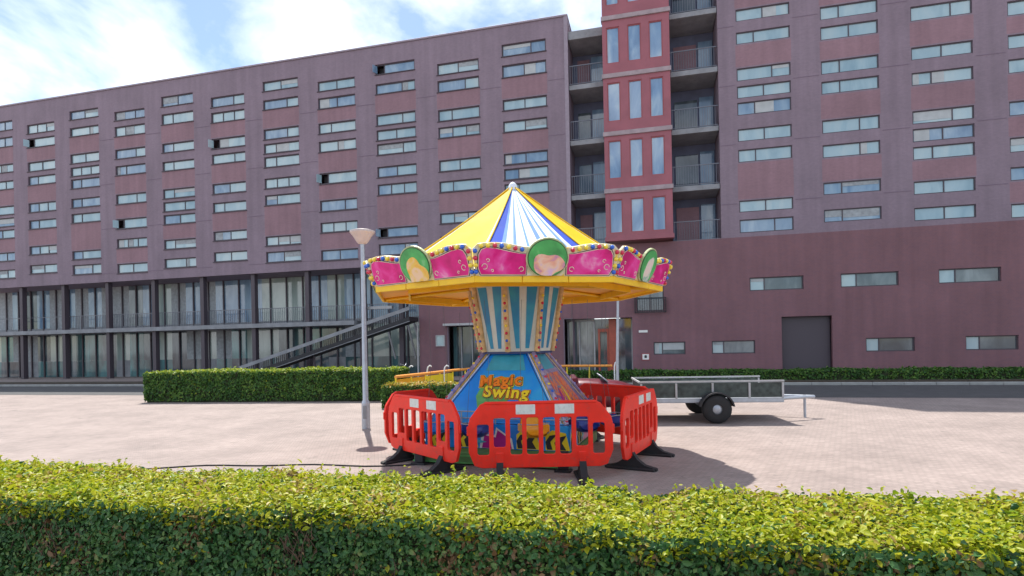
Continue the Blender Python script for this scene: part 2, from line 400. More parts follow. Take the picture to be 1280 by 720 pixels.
# ------------------------------------------------------------------ hedges
def hedge(name, lx, wy, h, loc, rz, dens_top, dens_side, leaf, mats, label, seed, sides=('f', 'b', 'l', 'r'), spread=.05, group=None, wob=.02, x_dense=None, dent=None):
    rng = np.random.default_rng(seed)
    root = empty(name, loc, rz, label, 'hedge', group)
    def hgt(x, y):
        z = h + wob*(np.sin(x*1.7+seed)+.7*np.sin(x*4.3+y*5+1)+.5*np.sin(x*9.1-y*7))/1.4
        if dent is not None: z = z - .045*np.exp(-((x-dent)/.12)**2)
        return z
    P = []; Nn = []; T = []
    def put(n, f, nrm, top):
        if n <= 0: return
        p = f(n); P.append(p); Nn.append(np.tile(nrm, (n, 1))); T.append(np.full(n, top))
    n = int(lx*wy*dens_top)
    def ftop(n):
        x = rng.uniform(-lx/2, lx/2, n); y = rng.uniform(-wy/2, wy/2, n)
        edge = np.minimum(np.minimum(wy/2-np.abs(y), lx/2-np.abs(x)), .08)/.08
        z = hgt(x, y) - .05*(1-edge)**2 + rng.exponential(.012, n) - rng.uniform(0, spread, n)
        return np.stack([x, y, z], 1)
    put(n, ftop, (0, 0, 1.0), 1)
    def fside(sy):
        def g(n):
            x = rng.uniform(-lx/2, lx/2, n); z = rng.uniform(0.02, 1, n)**.8*h
            d = rng.uniform(0, spread, n) + .02*np.sin(x*3.1+z*6)+.015*np.sin(x*8-z*11)
            return np.stack([x, sy*(wy/2-d), np.minimum(z, hgt(x, sy*wy/2)-.01)], 1)
        return g
    for k, sy in (('f', -1), ('b', 1)):
        if k in sides: put(int(lx*h*dens_side*(1 if k == 'f' else .35)), fside(sy), (0, sy*1.0, .25), 0)
    def fend(sx):
        def g(n):
            y = rng.uniform(-wy/2, wy/2, n); z = rng.uniform(.02, 1, n)*h
            return np.stack([sx*(lx/2-rng.uniform(0, spread, n)), y, z], 1)
        return g
    for k, sx in (('l', -1), ('r', 1)):
        if k in sides: put(int(wy*h*dens_side), fend(sx), (sx*1.0, 0, .25), 0)
    # sprigs: upright shoots with small leaves poking out of the top
    ns = int(lx*wy*min(dens_top, 5600)/130)
    sx = rng.uniform(-lx/2, lx/2, ns); sy = rng.uniform(-wy/2, wy/2, ns)
    hh = rng.uniform(.02, .075, ns)
    for q in range(6):
        zz = hgt(sx, sy) + hh*q/5
        P.append(np.stack([sx+rng.normal(0, .006, ns), sy+rng.normal(0, .006, ns), zz], 1))
        v = rng.normal(0, 1, (ns, 3)); v[:, 2] = .6; Nn.append(v); T.append(np.full(ns, 1))
    P = np.concatenate(P); Nn = np.concatenate(Nn); T = np.concatenate(T)
    K = len(P)
    nrm = Nn + rng.normal(0, 1, (K, 3))*np.where(T == 1, .48, .62)[:, None]; nrm /= np.linalg.norm(nrm, axis=1)[:, None]
    t = rng.normal(0, 1, (K, 3)); t[:, 2] += .5
    t -= nrm*(t*nrm).sum(1)[:, None]; t /= np.linalg.norm(t, axis=1)[:, None]
    bt = np.cross(nrm, t)
    s = (leaf*rng.choice([.55, .8, 1.0, 1.2, 1.6], K, p=[.2, .25, .25, .2, .1])*rng.uniform(.85, 1.15, K))[:, None]
    w = s*.27
    V = np.empty((K, 6, 3))
    V[:, 0] = P - t*s*.5
    V[:, 1] = P - t*s*.1 + bt*w + nrm*w*.35
    V[:, 2] = P + t*s*.25 + bt*w*.75 + nrm*w*.3
    V[:, 3] = P + t*s*.5 - nrm*w*.3
    V[:, 4] = P + t*s*.25 - bt*w*.75 + nrm*w*.3
    V[:, 5] = P - t*s*.1 - bt*w + nrm*w*.35
    me = bpy.data.meshes.new('foliage')
    me.vertices.add(K*6); me.vertices.foreach_set('co', V.reshape(-1))
    base = (np.arange(K)*6)[:, None]
    # two quads sharing the midrib 0-3
    idx = np.concatenate([base+np.array([[0, 1, 2, 3]]), base+np.array([[0, 3, 4, 5]])], 1).reshape(-1)
    me.loops.add(K*8); me.loops.foreach_set('vertex_index', idx)
    me.polygons.add(K*2); me.polygons.foreach_set('loop_start', np.arange(K*2)*4)
    me.polygons.foreach_set('loop_total', np.full(K*2, 4))
    # yellow green for the clipped top: new growth plus sunlight put into the colour
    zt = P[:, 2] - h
    young_sunlit = ((T == 1) & (rng.random(K) < .93)) | ((T == 0) & (zt > -.03) & (rng.random(K) < .4)) | (rng.random(K) < .015)
    mi = (~young_sunlit).astype(np.int32)
    if dent is not None:      # thin brown patches where the clipped face has died back
        for (px_, pz_, rx_, rz2_, pr_) in ((.12, .62, .22, .16, .5), (-1.05, .74, .12, .07, .35), (1.3, .5, .2, .2, .4), (-2.6, .6, .2, .12, .4), (2.7, .66, .16, .12, .4)):
            m_ = ((((P[:, 0]-px_)/rx_)**2 + ((P[:, 2]-pz_)/rz2_)**2) < rng.uniform(.3, 1.3, K)) & (P[:, 1] < -wy/2+.09) & (rng.random(K) < pr_)
            mi[m_] = 2
            V[m_ & (rng.random(K) < .5)] *= 0
            me.vertices.foreach_set('co', V.reshape(-1))
    me.polygons.foreach_set('material_index', np.repeat(mi, 2))
    me.materials.append(mats[0]); me.materials.append(mats[1]); me.materials.append(M['leaf_dead'])
    me.update(calc_edges=True)
    o = bpy.data.objects.new('foliage', me); COL.objects.link(o); o.parent = root
    # dark twiggy heart with an uneven skin
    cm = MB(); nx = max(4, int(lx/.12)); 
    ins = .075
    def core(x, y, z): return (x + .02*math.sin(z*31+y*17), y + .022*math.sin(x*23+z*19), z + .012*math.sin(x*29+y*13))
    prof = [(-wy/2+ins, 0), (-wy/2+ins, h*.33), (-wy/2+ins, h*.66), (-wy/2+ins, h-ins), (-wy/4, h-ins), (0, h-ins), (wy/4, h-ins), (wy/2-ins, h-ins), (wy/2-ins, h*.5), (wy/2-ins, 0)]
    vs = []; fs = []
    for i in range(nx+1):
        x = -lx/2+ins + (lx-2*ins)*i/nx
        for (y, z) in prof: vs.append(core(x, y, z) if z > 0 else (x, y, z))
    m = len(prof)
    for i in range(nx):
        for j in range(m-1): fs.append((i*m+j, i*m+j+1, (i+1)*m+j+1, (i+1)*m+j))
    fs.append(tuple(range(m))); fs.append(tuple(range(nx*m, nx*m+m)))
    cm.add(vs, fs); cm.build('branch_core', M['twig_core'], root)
    # bare twigs inside
    tw = MB()
    rr = random.Random(seed)
    if dent is not None:
        for k in range(160):
            bx_, bz_, sx_ = rr.choice([(.12, .62, .2), (1.3, .5, .18), (-1.05, .74, .1), (-2.6, .6, .18)])
            x = bx_+rr.uniform(-sx_, sx_); z = bz_+rr.uniform(-.16, .14); y = -wy/2+rr.uniform(.01, .06)
            tw.tube([(x+rr.uniform(-.05, .05), y+.05, z-.08), (x, y, z), (x+rr.uniform(-.06, .06), y-.01, z+rr.uniform(.03, .09))], [.0035, .0028, .0015], 4)
    for k in range(int(lx*40*min(1, leaf and .035/leaf))):
        x = rr.uniform(-lx/2+.05, lx/2-.05); z = rr.uniform(.1, h*.9); y = -wy/2+rr.uniform(.02, .07)
        tw.tube([(x, y+.05, z-.06), (x+rr.uniform(-.04, .04), y, z), (x+rr.uniform(-.07, .07), y-.0, z+rr.uniform(.05, .12))], [.003, .0025, .0015], 4)
    tw.build('twigs', M['twig'], root)
    return root
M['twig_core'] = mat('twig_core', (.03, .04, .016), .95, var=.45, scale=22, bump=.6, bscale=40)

hedge('clipped_hedge', 9.6, .88, .9, (0, 3.055, 0), R(-13.4), 9500, 7600, .03, (M['leaf_young_sunlit'], M['leaf_mature']),
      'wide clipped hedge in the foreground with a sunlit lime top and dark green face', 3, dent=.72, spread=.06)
hedge('clipped_hedge', 9.0, 1.3, 1.03, (-8.05, 19.1, 0), R(-8), 900, 900, .075, (M['leaf_fartop_sunlit'], M['leaf_far']),
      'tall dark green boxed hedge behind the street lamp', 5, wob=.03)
hedge('clipped_hedge', 2.5, .9, .66, (-2.42, 16.1, 0), R(-4), 1100, 1100, .07, (M['leaf_farwarm_sunlit'], M['leaf_far']),
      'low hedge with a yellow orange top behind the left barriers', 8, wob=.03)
hedge('clipped_hedge', 26, 1.1, .44, (14.9, 22.6, 0), R(-13.9), 420, 420, .09, (M['leaf_far'], M['leaf_far']),
      'long low green hedge strip at the foot of the brick building on the right', 11, wob=.03)

# ------------------------------------------------------------------ buildings
def wall(mb, x0, x1, z0, z1, y, holes, depth=.16, mfn=None, rmat=0):
    xs = sorted(set([x0, x1] + [v for h_ in holes for v in h_[:2]] + (mfn.cuts_x if mfn else [])))
    zs = sorted(set([z0, z1] + [v for h_ in holes for v in h_[2:4]] + (mfn.cuts_z if mfn else [])))
    xs = [v for v in xs if x0-1e-6 <= v <= x1+1e-6]; zs = [v for v in zs if z0-1e-6 <= v <= z1+1e-6]
    def inhole(x, z): return any(a < x < b and c < z < d for a, b, c, d in holes)
    for i in range(len(xs)-1):
        for j in range(len(zs)-1):
            cx, cz = (xs[i]+xs[i+1])/2, (zs[j]+zs[j+1])/2
            if inhole(cx, cz): continue
            mm = mfn.f(cx, cz) if mfn else 0
            mb.add([(xs[i], y, zs[j]), (xs[i+1], y, zs[j]), (xs[i+1], y, zs[j+1]), (xs[i], y, zs[j+1])], [(0, 1, 2, 3)], mm)
    for a, b, c, d in holes:
        a2, b2, c2, d2 = max(a, x0), min(b, x1), max(c, z0), min(d, z1)
        q = y+depth
        if a2 > x0: mb.add([(a2, y, c2), (a2, q, c2), (a2, q, d2), (a2, y, d2)], [(0, 1, 2, 3)], rmat)
        if b2 < x1: mb.add([(b2, y, c2), (b2, y, d2), (b2, q, d2), (b2, q, c2)], [(0, 1, 2, 3)], rmat)
        if d2 < z1: mb.add([(a2, y, d2), (a2, q, d2), (b2, q, d2), (b2, y, d2)], [(0, 1, 2, 3)], rmat)
        if c2 > z0: mb.add([(a2, y, c2), (b2, y, c2), (b2, q, c2), (a2, q, c2)], [(0, 1, 2, 3)], rmat)
class MF: pass

def window(parent, a, b, c, d, y, fm, gm, bars=(), fw=.05, sill=None, open_left=False, proud=0.0, name='window', glass2=None):
    """frame + panes filling the opening a..b, c..d at depth y"""
    m = MB(); y0 = y-.03-proud; y1 = y+.05
    m.box(a, b, y0, y1, c, c+fw); m.box(a, b, y0, y1, d-fw, d)
    m.box(a, a+fw, y0, y1, c+fw, d-fw); m.box(b-fw, b, y0, y1, c+fw, d-fw)
    for t in bars:
        x = a+(b-a)*t; m.box(x-.022, x+.022, y0+.008, y1-.004, c+fw, d-fw)
    fr = m.build(name, fm, parent, fix=False)
    g = MB(); eds = [a+fw] + [a+(b-a)*t for t in bars] + [b-fw]
    for k in range(len(eds)-1):
        if open_left and k == 0:
            g.box(eds[0], eds[1], y+.3, y+.32, c+fw, d-fw, 1)
            # an open casement hinged at its left edge
            g.box(-.012, .012, -.32, 0, c+fw+.02, d-fw-.02, 0, Matrix.Translation((eds[0]+.03, y0, 0)) @ Matrix.Rotation(R(-24), 4, 'Z'))
        else:
            dd = random.uniform(-.006, .006)
            vs = [(eds[k], y+.01+dd, c+fw), (eds[k+1], y+.01-dd, c+fw), (eds[k+1], y+.01-dd, d-fw), (eds[k], y+.01+dd, d-fw)]
            g.add(vs, [(0, 1, 2, 3)], 2 if (glass2 and k == 0) else 0)
            if random.random() < .22 and d-c < 1:   # blind or curtain drawn part of the way
                hb = random.uniform(.25, .8)*(d-c-2*fw); xa, xb = eds[k]+.025, eds[k+1]-.025
                if random.random() < .5: xb = xa+(xb-xa)*random.uniform(.3, .6); hb = d-c-2*fw-.02
                g.box(xa, xb, y-.004, y+.002, d-fw-hb, d-fw-.005, random.choice((3, 4)))
    g.build('pane', [gm, M['dark'], glass2 or gm, M['blind'], M['curtain']], fr, fix=False)
    if sill:
        q_ = MB(); q_.box(a-.04, b+.04, y-.15, y-.02, c-.05, c-.004, ch=.006); q_.build('sill', M['frame_dark'], fr)
    return fr

BL = empty('apartment_building', (0, 30.2, 0), -TH, 'long mauve brick apartment block with rows of flat horizontal windows', 'building')
W = 2.42
colx = {0: -11.47, 1: -7.74, 2: -3.98, 3: -.25}
rows = {0: [(16.82, 17.4), (15.78, 16.42), (14.32, 14.93), (13.24, 13.86), (11.36, 12.0), (9.75, 10.4), (8.5, 9.1), (6.86, 7.48)],
        1: [(17.3, 17.88), (16.18, 16.76), (14.38, 15.0), (13.53, 14.12), (12.7, 13.33), (11.42, 12.03), (10.4, 11.02), (7.96, 8.53), (6.95, 7.6)],
        2: [(16.78, 17.4), (15.82, 16.45), (14.2, 14.83), (13.26, 13.86), (11.4, 12.03), (10.25, 10.86), (8.5, 9.08), (7.2, 7.8)],
        3: [(17.27, 17.92), (16.13, 16.8), (14.35, 14.93), (13.18, 13.77), (11.42, 12.02), (10.6, 11.2), (9.78, 10.38), (8.2, 8.8), (7.0, 7.6)]}
opens = {(1, 0), (1, 7), (0, 4), (-2, 2), (-4, 5), (-6, 1)}
for k in range(-1, -9, -1):
    colx[k] = -11.47 + 3.74*k
    rows[k] = rows[(k*3) % 4]
holes = []
for k, x in colx.items():
    for (c, d) in rows[k]: holes.append((x, x+W, c, d))
XL, XR, ZT = -41.0, 3.3, 18.9
mf = MF(); mf.cuts_x = []; mf.cuts_z = [6.35]
for x in colx.values(): mf.cuts_x += [x-.04, x+W+.04]
spand = []
for k, x in colx.items():
    rs = sorted(rows[k])
    for i in range(len(rs)-1):
        gap = rs[i+1][0]-rs[i][1]
        if gap > .75: spand.append((x-.04, x+W+.04, rs[i][1]+.06, rs[i+1][0]-.06))
mf.cuts_z += sorted(set([v for s_ in spand for v in s_[2:]]))
def f_(x, z):
    for (a, b, c, d) in spand:
        if a < x < b and c < z < d: return 1
    return 0
mf.f = f_
wl = MB()
low = [(-42, -5.35, -1, 6.35), (-3.64, -1.85, -1, 2.8), (2.85, 3.4, -1, 3.0)]
wall(wl, XL, XR, 0, ZT, 0, holes + low, .2, mf)
wl.add([(XR, 0, 0), (XR, 12, 0), (XR, 12, ZT), (XR, 0, ZT)], [(0, 1, 2, 3)])
wl.add([(XL, 0, 6.35), (XL, 12, 6.35), (XL, 12, ZT), (XL, 0, ZT)], [(3, 2, 1, 0)])
wl.add([(XL, 12, 0), (XR, 12, 0), (XR, 12, ZT), (XL, 12, ZT)], [(3, 2, 1, 0)])
wl.add([(XL, 0, ZT), (XR, 0, ZT), (XR, 12, ZT), (XL, 12, ZT)], [(0, 1, 2, 3)])
wl.add([(XL, .17, 6.35), (-5.35, .17, 6.35), (-5.35, 3, 6.35), (XL, 3, 6.35)], [(3, 2, 1, 0)])
wl.add([(-5.35, .17, 0), (-5.35, 3, 0), (-5.35, 3, 6.35), (-5.35, .17, 6.35)], [(0, 1, 2, 3)])
wl.build('wall', [M['brick_mauve'], M['brick_red']], BL, fix=False)
# lower storeys: slightly deeper red brick cladding, a few mm proud
ck = MB()
for (a, b, c, d) in [(-5.33, -3.7, .02, 6.2), (-3.7, -1.8, 2.86, 6.2), (-1.8, 2.8, .02, 6.2), (2.8, 3.28, 3.05, 6.2)]:
    ck.box(a, b, -.03, -.003, c, d)
ck.build('brick_plinth', M['brick_deep'], BL)
cp = MB(); cp.box(XL-.03, XR+.05, -.06, .3, ZT+.003, ZT+.1, ch=.01); cp.box(XR+.004, XR+.05, .3, 12, ZT+.003, ZT+.1)
cp.build('roof_edge', M['coping'], BL)
tr = MB(); tr.box(XR-.16, XR+.04, -.035, .1, 6.25, ZT); tr.build('corner_trim', M['coping'], BL)
M['brick_joint'] = mat('brick_joint', (.19, .14, .19), .8)
for z in (6.9+2.92*i for i in range(4)):
    for (a, b) in [(XL, XR-.17)]:
        x = a
        xs_ = sorted(colx.values())
        segs = []; cur = XL
        for cx_ in xs_:
            segs.append((cur, cx_-.1)); cur = cx_+W+.1
        segs.append((cur, XR-.17))
        for (p, q) in segs:
            if p > -30: jl = MB(); jl.box(p, q, -.012, -.002, z-.014, z+.014); jl.build('joint_line', M['brick_joint'], BL)
for k, x in colx.items():
    for i, (c, d) in enumerate(rows[k]):
        r_ = random.random()
        gm = M['glass_pale'] if r_ < .75 else M['glass_blue']
        bars = (.22,) if (k, i) in opens else random.choice([(.33,), (.5,), (.34, .67), (.66,)])
        g2 = M['glass_blue'] if random.random() < .35 else None
        window(BL, x, x+W, c, d, 0.1, M['frame_dark'], gm, bars, .06, sill=True, open_left=(k, i) in opens, glass2=g2)
# ground level colonnade on the left
cl = MB()
for x in [-6.55, -8.95] + [-12.6-3.74*i for i in range(8)]:
    cl_ = MB(); cl_.box(x-.13, x+.13, .2, .5, 0, 6.34); cl_.build('column', M['frame_dark'], BL)
gw = MB()
gw.box(XL, -5.37, 2.3, 2.4, 3.2, 3.55, 1)
for i in range(30):
    xa, xb = -5.37-1.2*i-(0 if i == 0 else .0), -5.37-1.2*(i+1)
    if i < 4: lo_, mi_, hi_ = 2, 0, 3
    else:
        lo_ = random.choice((2, 2, 4, 1)); mi_ = random.choice((0, 4, 4, 2, 5)); hi_ = random.choice((3, 3, 4, 0, 5))
    dy_ = random.uniform(0, .01)
    gw.box(xb, xa-.002, 2.35+dy_, 2.4, 0, 1.15, lo_); gw.box(xb, xa-.002, 2.35+dy_, 2.4, 1.152, 3.198, mi_); gw.box(xb, xa-.002, 2.35+dy_, 2.4, 3.552, 6.34, hi_)
gw.build('glass_front', [M['glass_green'], M['concrete'], M['glass_teal'], M['glass_blue'], M['glass_dark'], M['curtain']], BL)
ml = MB()
for i in range(30):
    x = -5.9-1.2*i; ml.box(x-.04, x+.04, 2.26, 2.345, 0, 6.34)
ml.build('mullion', M['frame_dark'], BL)
bm_ = MB()
bm_.box(-9.2, -7.3, .6, .8, 3.95, 4.12, M=None); bm_.box(-7.1, -5.4, .6, .8, 4.3, 4.45)
bm_.build('ceiling_beam', M['frame_pale'], BL)
dp = MB(); dp.tube([(-5.42, -.1, 0), (-5.42, -.1, 3.2)], .05, 8); dp.build('downpipe', M['frame_pale'], BL)
# diagonal props seen through the glass
for (a, b) in ((-8.1, -7.5), (-6.7, -6.2), (-6.3, -5.75)):
    q = MB(); q.tube([(a, 1.4, 3.2), (b, 1.4, 1.0)], .06, 6); q.build('prop', M['frame_pale'], BL)
# gallery slab + railing on the recess
gs = MB(); gs.box(XL, -9.4, .0, 2.2, 3.05, 3.3); gs.build('gallery_slab', M['concrete'], BL)
gr = MB()
gr.box(XL, -5.4, .62, .66, 4.22, 4.26)
for i in range(200):
    x = -5.5-.13*i
    gr.box(x-.01, x+.01, .63, .65, 3.31, 4.22)
gr.build('gallery_railing', M['rail_metal'], BL)
# left side entrance
e = MB(); e.box(-3.62, -1.87, .9, .95, 0, 2.8, 0)
e.build('entrance_glazing', [M['glass_dark']], BL)
e = MB(); e.box(-3.8, -1.75, -.4, .1, 2.82, 2.94); e.build('entrance_canopy', M['frame_pale'], BL)
e = MB(); e.box(-3.6, -3.38, .75, .86, 0, 2.79); e.build('door_jamb', M['glass_teal'], BL)
e = MB()
for x in (-3.15, -2.5): e.box(x-.03, x+.03, .8, .88, 0, 2.79)
e.build('door_frame', M['frame_pale'], BL)
window(BL, -4.34, -3.82, 1.7, 2.32, -.08, M['frame_pale'], M['glass_pale'], (), .05)

# --- access ramp in front of the colonnade
RP = empty('access_ramp', (0, 30.2, 0), -TH, 'sloping walkway with dark railing rising to the brick pier behind the street lamp', 'ramp')
def rz_(s): return 3.28 + (s+5.35)*.29
sl = MB(); s0, s1 = -16.2, -5.36
sl.add([(s0, -1.3, rz_(s0)-.16), (s1, -1.3, rz_(s1)-.16), (s1, -.1, rz_(s1)-.16), (s0, -.1, rz_(s0)-.16),
        (s0, -1.3, rz_(s0)+.06), (s1, -1.3, rz_(s1)+.06), (s1, -.1, rz_(s1)+.06), (s0, -.1, rz_(s0)+.06)],
       [(3,2,1,0),(4,5,6,7),(0,1,5,4),(1,2,6,5),(2,3,7,6),(3,0,4,7)])
sl.build('ramp_deck', M['dark'], RP)
bl_ = MB()
n = 84
for i in range(n):
    s = s0+(s1-s0)*(i+.5)/n
    bl_.box(s-.015, s+.015, -1.28, -1.25, rz_(s)+.07, rz_(s)+.42)
bl_.build('balusters', M['dark'], RP)
hr = MB()
for (h0, h1, th) in ((.42, .62, .04), (-.2, -.165, .06)):
    hr.add([(s0, -1.3, rz_(s0)+h0), (s1, -1.3, rz_(s1)+h0), (s1, -1.3+th, rz_(s1)+h0), (s0, -1.3+th, rz_(s0)+h0),
            (s0, -1.3, rz_(s0)+h1), (s1, -1.3, rz_(s1)+h1), (s1, -1.3+th, rz_(s1)+h1), (s0, -1.3+th, rz_(s0)+h1)],
           [(3,2,1,0),(4,5,6,7),(0,1,5,4),(1,2,6,5),(2,3,7,6),(3,0,4,7)])
hr.build('handrail', M['concrete'], RP)
for s in (-8.6, -11.6):
    q = MB(); q.tube([(s, -.7, 0), (s, -.7, rz_(s)-.17)], .07, 8); q.build('support_post', M['frame_dark'], RP)

# --- tower with red bay
BT = empty('apartment_tower', (0, 30.2, 0), -TH, 'taller brick tower with a projecting red window bay and recessed balconies', 'building')
ZT2 = 27.0; XE = 34.0
floors = [6.6, 9.38, 12.25, 15.17, 18.08, 21.0, 23.9]
tw = MB()
rcols = [(11.6 + 3.74*i) for i in range(6)]
rholes = []
for i, x in enumerate(rcols):
    rr_ = rows[(i+1) % 4]
    for (c, d) in rr_ + [(c+9.6, d+9.6) for (c, d) in rr_ if c+9.6 > 18.4 and d+9.6 < 26.2]:
        rholes.append((x, x+W, c, d))
tw_low = [(3.2, 6.36, -1, 3.0), (7.4, 8.95, 1.06, 1.7), (6.6, 7.95, 3.28, 5.2), (10.2, 12.2, 1.06, 1.7), (13.4, 15.6, -1, 2.8), (17.0, 19.0, 1.06, 1.7), (21, 23, 1.06, 1.7), (25.0, 27.0, 1.06, 1.7),
          (12.0, 14.4, 4.1, 4.75), (16.0, 18.4, 4.1, 4.75), (20.0, 22.4, 4.1, 4.75), (24.0, 26.4, 4.1, 4.75)]
# upper wall right of second balcony recess, lower wall everywhere
mf2 = MF(); mf2.cuts_x = []; mf2.cuts_z = []
sp2 = []
for i, x in enumerate(rcols):
    mf2.cuts_x += [x-.04, x+W+.04]
    rs = sorted([h_[2:] for h_ in rholes if h_[0] == x])
    for j in range(len(rs)-1):
        if rs[j+1][0]-rs[j][1] > .75: sp2.append((x-.04, x+W+.04, rs[j][1]+.06, rs[j+1][0]-.06))
mf2.cuts_z = sorted(set(v for s_ in sp2 for v in s_[2:]))
mf2.f = lambda x, z: 1 if any(a < x < b and c < z < d for a, b, c, d in sp2) else 0
wall(tw, 10.75, XE, 6.75, ZT2, 0, rholes, .17, mf2)
for z in (8.4, 11.3, 14.2, 17.1, 20.0, 22.9, 25.8):
    cur = 10.78
    for x_ in rcols + [XE]:
        if x_-.1 > cur: jq = MB(); jq.box(cur, x_-.1, -.012, -.002, z-.014, z+.014); jq.build('joint_line', M['brick_joint'], BT)
        cur = x_+W+.1
mf3 = MF(); mf3.cuts_x = [3.3, 6.75, 7.35]; mf3.cuts_z = [3.02, 1.95]
mf3.f = lambda x, z: 2
wall(tw, 3.302, XE, 0, 6.75, 0, tw_low, .2, mf3, 2)
# recess back walls and side walls
for (a, b) in ((3.34, 5.15), (8.45, 10.75)):
    zt_ = 18.0 if a < 4 else ZT2
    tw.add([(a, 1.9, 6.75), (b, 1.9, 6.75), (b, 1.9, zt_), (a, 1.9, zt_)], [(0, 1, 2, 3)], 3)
    tw.add([(b, 0, 6.75), (b, 0, zt_), (b, 1.9, zt_), (b, 1.9, 6.75)], [(0, 1, 2, 3)], 0)
    tw.add([(a, 0, 6.75), (a, 1.9, 6.75), (a, 1.9, zt_), (a, 0, zt_)], [(0, 1, 2, 3)], 0)
tw.add([(XE, 0, 0), (XE, 12, 0), (XE, 12, ZT2), (XE, 0, ZT2)], [(0, 1, 2, 3)], 0)
tw.add([(5.15, 12, 0), (XE, 12, 0), (XE, 12, ZT2), (5.15, 12, ZT2)], [(3, 2, 1, 0)], 0)
tw.add([(5.15, 0, ZT2), (XE, 0, ZT2), (XE, 12, ZT2), (5.15, 12, ZT2)], [(0, 1, 2, 3)], 0)
tw.add([(5.15, .002, 17.5), (5.15, 12, 17.5), (5.15, 12, ZT2), (5.15, .002, ZT2)], [(3, 2, 1, 0)], 0)
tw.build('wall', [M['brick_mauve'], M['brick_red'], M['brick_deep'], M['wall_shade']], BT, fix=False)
for (x, x2, c, d) in rholes:
    window(BT, x, x2, c, d, .07, M['frame_dark'], M['glass_pale'] if random.random() < .7 else M['glass_blue'], random.choice([(.33,), (.5,), (.66,)]), .045)
for (a, b, c, d) in tw_low[1:2] + tw_low[3:4] + tw_low[5:]:
    window(BT, a, b, c, d, .1, M['frame_dark'], M['glass_dark'], (.28,), .05, glass2=M['glass_pale'])
window(BT, 6.6, 7.95, 3.28, 5.2, .12, M['frame_dark'], M['glass_dark'], (.5,), .06)
rb = MB()
rb.box(6.5, 8.05, -.2, -.17, 3.92, 3.96); rb.box(6.5, 8.05, -.2, -.17, 3.2, 3.24)
for i in range(14): rb.box(6.52+.116*i, 6.545+.116*i, -.195, -.175, 3.2, 3.95)
for x in (6.5, 8.02): rb.box(x, x+.03, -.2, -.002, 3.2, 3.96)
rb.build('window_railing', M['dark'], BT)
# bay
yb = -.55
bw = MB(); bz = [6.95, 9.38, 12.27, 15.2, 18.12, 21.03, 23.94, 26.8]
bh = []
wz = [(7.24, 8.95), (10.0, 11.93), (12.9, 14.86), (15.83, 17.66), (18.78, 20.6), (21.7, 23.5), (24.6, 26.3)]
for (c, d) in wz:
    for (a, b) in ((5.37, 6.02), (6.42, 7.08), (7.46, 8.12)): bh.append((a, b, c, d))
wall(bw, 5.17, 8.45, 6.9, 26.8, yb, bh, .1)
bw.add([(5.17, yb, 6.9), (5.17, 1.9, 6.9), (5.17, 1.9, 26.8), (5.17, yb, 26.8)], [(3, 2, 1, 0)])
bw.add([(8.45, yb, 6.9), (8.45, 1.9, 6.9), (8.45, 1.9, 26.8), (8.45, yb, 26.8)], [(0, 1, 2, 3)])
bw.add([(5.17, yb, 6.9), (8.45, yb, 6.9), (8.45, 1.9, 6.9), (5.17, 1.9, 6.9)], [(0, 1, 2, 3)])
bw.add([(5.17, yb, 26.8), (8.45, yb, 26.8), (8.45, 1.9, 26.8), (5.17, 1.9, 26.8)], [(3, 2, 1, 0)])
bay = bw.build('bay', M['panel_red'], BT, fix=False)
for z in bz:
    q = MB(); q.box(5.12, 8.5, yb-.07, yb+.3, z-.11, z+.11, ch=.01); q.build('floor_band', M['band'] if z > 7 else M['panel_red'], bay)
for (a, b, c, d) in bh:
    w_ = window(bay, a, b, c, d, yb+.06, M['frame_red'], M['glass_bay'], (), .05)
# balconies
for (x0, x1) in ((3.36, 5.13), (8.48, 10.73)):
    for i, z in enumerate(floors):
        if x0 < 4 and z > 18.5: continue
        tp_ = x0 < 4 and z > 18
        q = MB(); q.box(x0, x1, .05, 1.88, z-(.42 if tp_ else .15), z+(.02 if tp_ else .1), ch=.01)
        top = (x0 < 4 and z > 18)
        bl2 = q.build('roof_slab' if top else 'balcony', M['concrete'], BT)
        if top: continue
        r_ = MB(); r_.box(x0+.02, x1-.02, .1, .14, z+1.1, z+1.14); r_.box(x0+.02, x1-.02, .1, .14, z+.16, z+.19)
        k_ = int((x1-x0)/.12)
        for j in range(k_): 
            xx = x0+.05+j*.12
            r_.box(xx, xx+.018, .11, .13, z+.19, z+1.1)
        r_.build('balcony_railing', M['rail_metal'], bl2)
        d_ = MB(); xm = x1-.75
        d_.box(xm, x1-.05, 1.8, 1.88, z+.1, z+2.3, 0); d_.box(x0+.25, xm-.1, 1.82, 1.88, z+.1, z+2.2, 1)
        d_.build('balcony_door', [M['glass_blue'], M['glass_dark'] if i % 3 else M['brick_red']], bl2)
# main entrance glazing
en = MB(); en.box(2.87, 6.34, .85, .9, 0, 2.99); en.box(3.6, 4.3, .846, .849, .1, 2.85, 1); en.box(5.56, 5.95, .846, .849, .2, 2.3, 1); en.box(4.66, 5.01, .846, .849, .1, 2.25, 2); eg = en.build('entrance_glazing', [M['glass_dark'], M['glass_street'], M['glass_teal']], BT)  # thin panels paint reflections and pale curtains onto the glazing
en = MB()
for x in (2.95, 3.55, 4.35): en.box(x-.035, x+.035, .74, .84, 0, 2.9)
en.box(2.87, 4.35, .74, .84, 2.88, 2.98)
en.build('mullion', M['frame_pale'], eg)
en = MB(); en.box(4.55, 4.65, .7, .84, 0, 2.3); en.box(5.02, 5.12, .7, .84, 0, 2.3); en.box(4.55, 5.12, .7, .84, 2.3, 2.46)
en.build('door_frame', M['door_red'], eg)
en = MB(); en.box(5.13, 5.5, .6, .845, 0, 2.99); en.build('door_pilaster', M['door_red'], eg)
en = MB(); en.box(5.52, 6.34, .7, .84, 0, .12); en.box(6.28, 6.34, .7, .84, .12, 2.98); en.build('glass_rail', M['frame_pale'], eg)
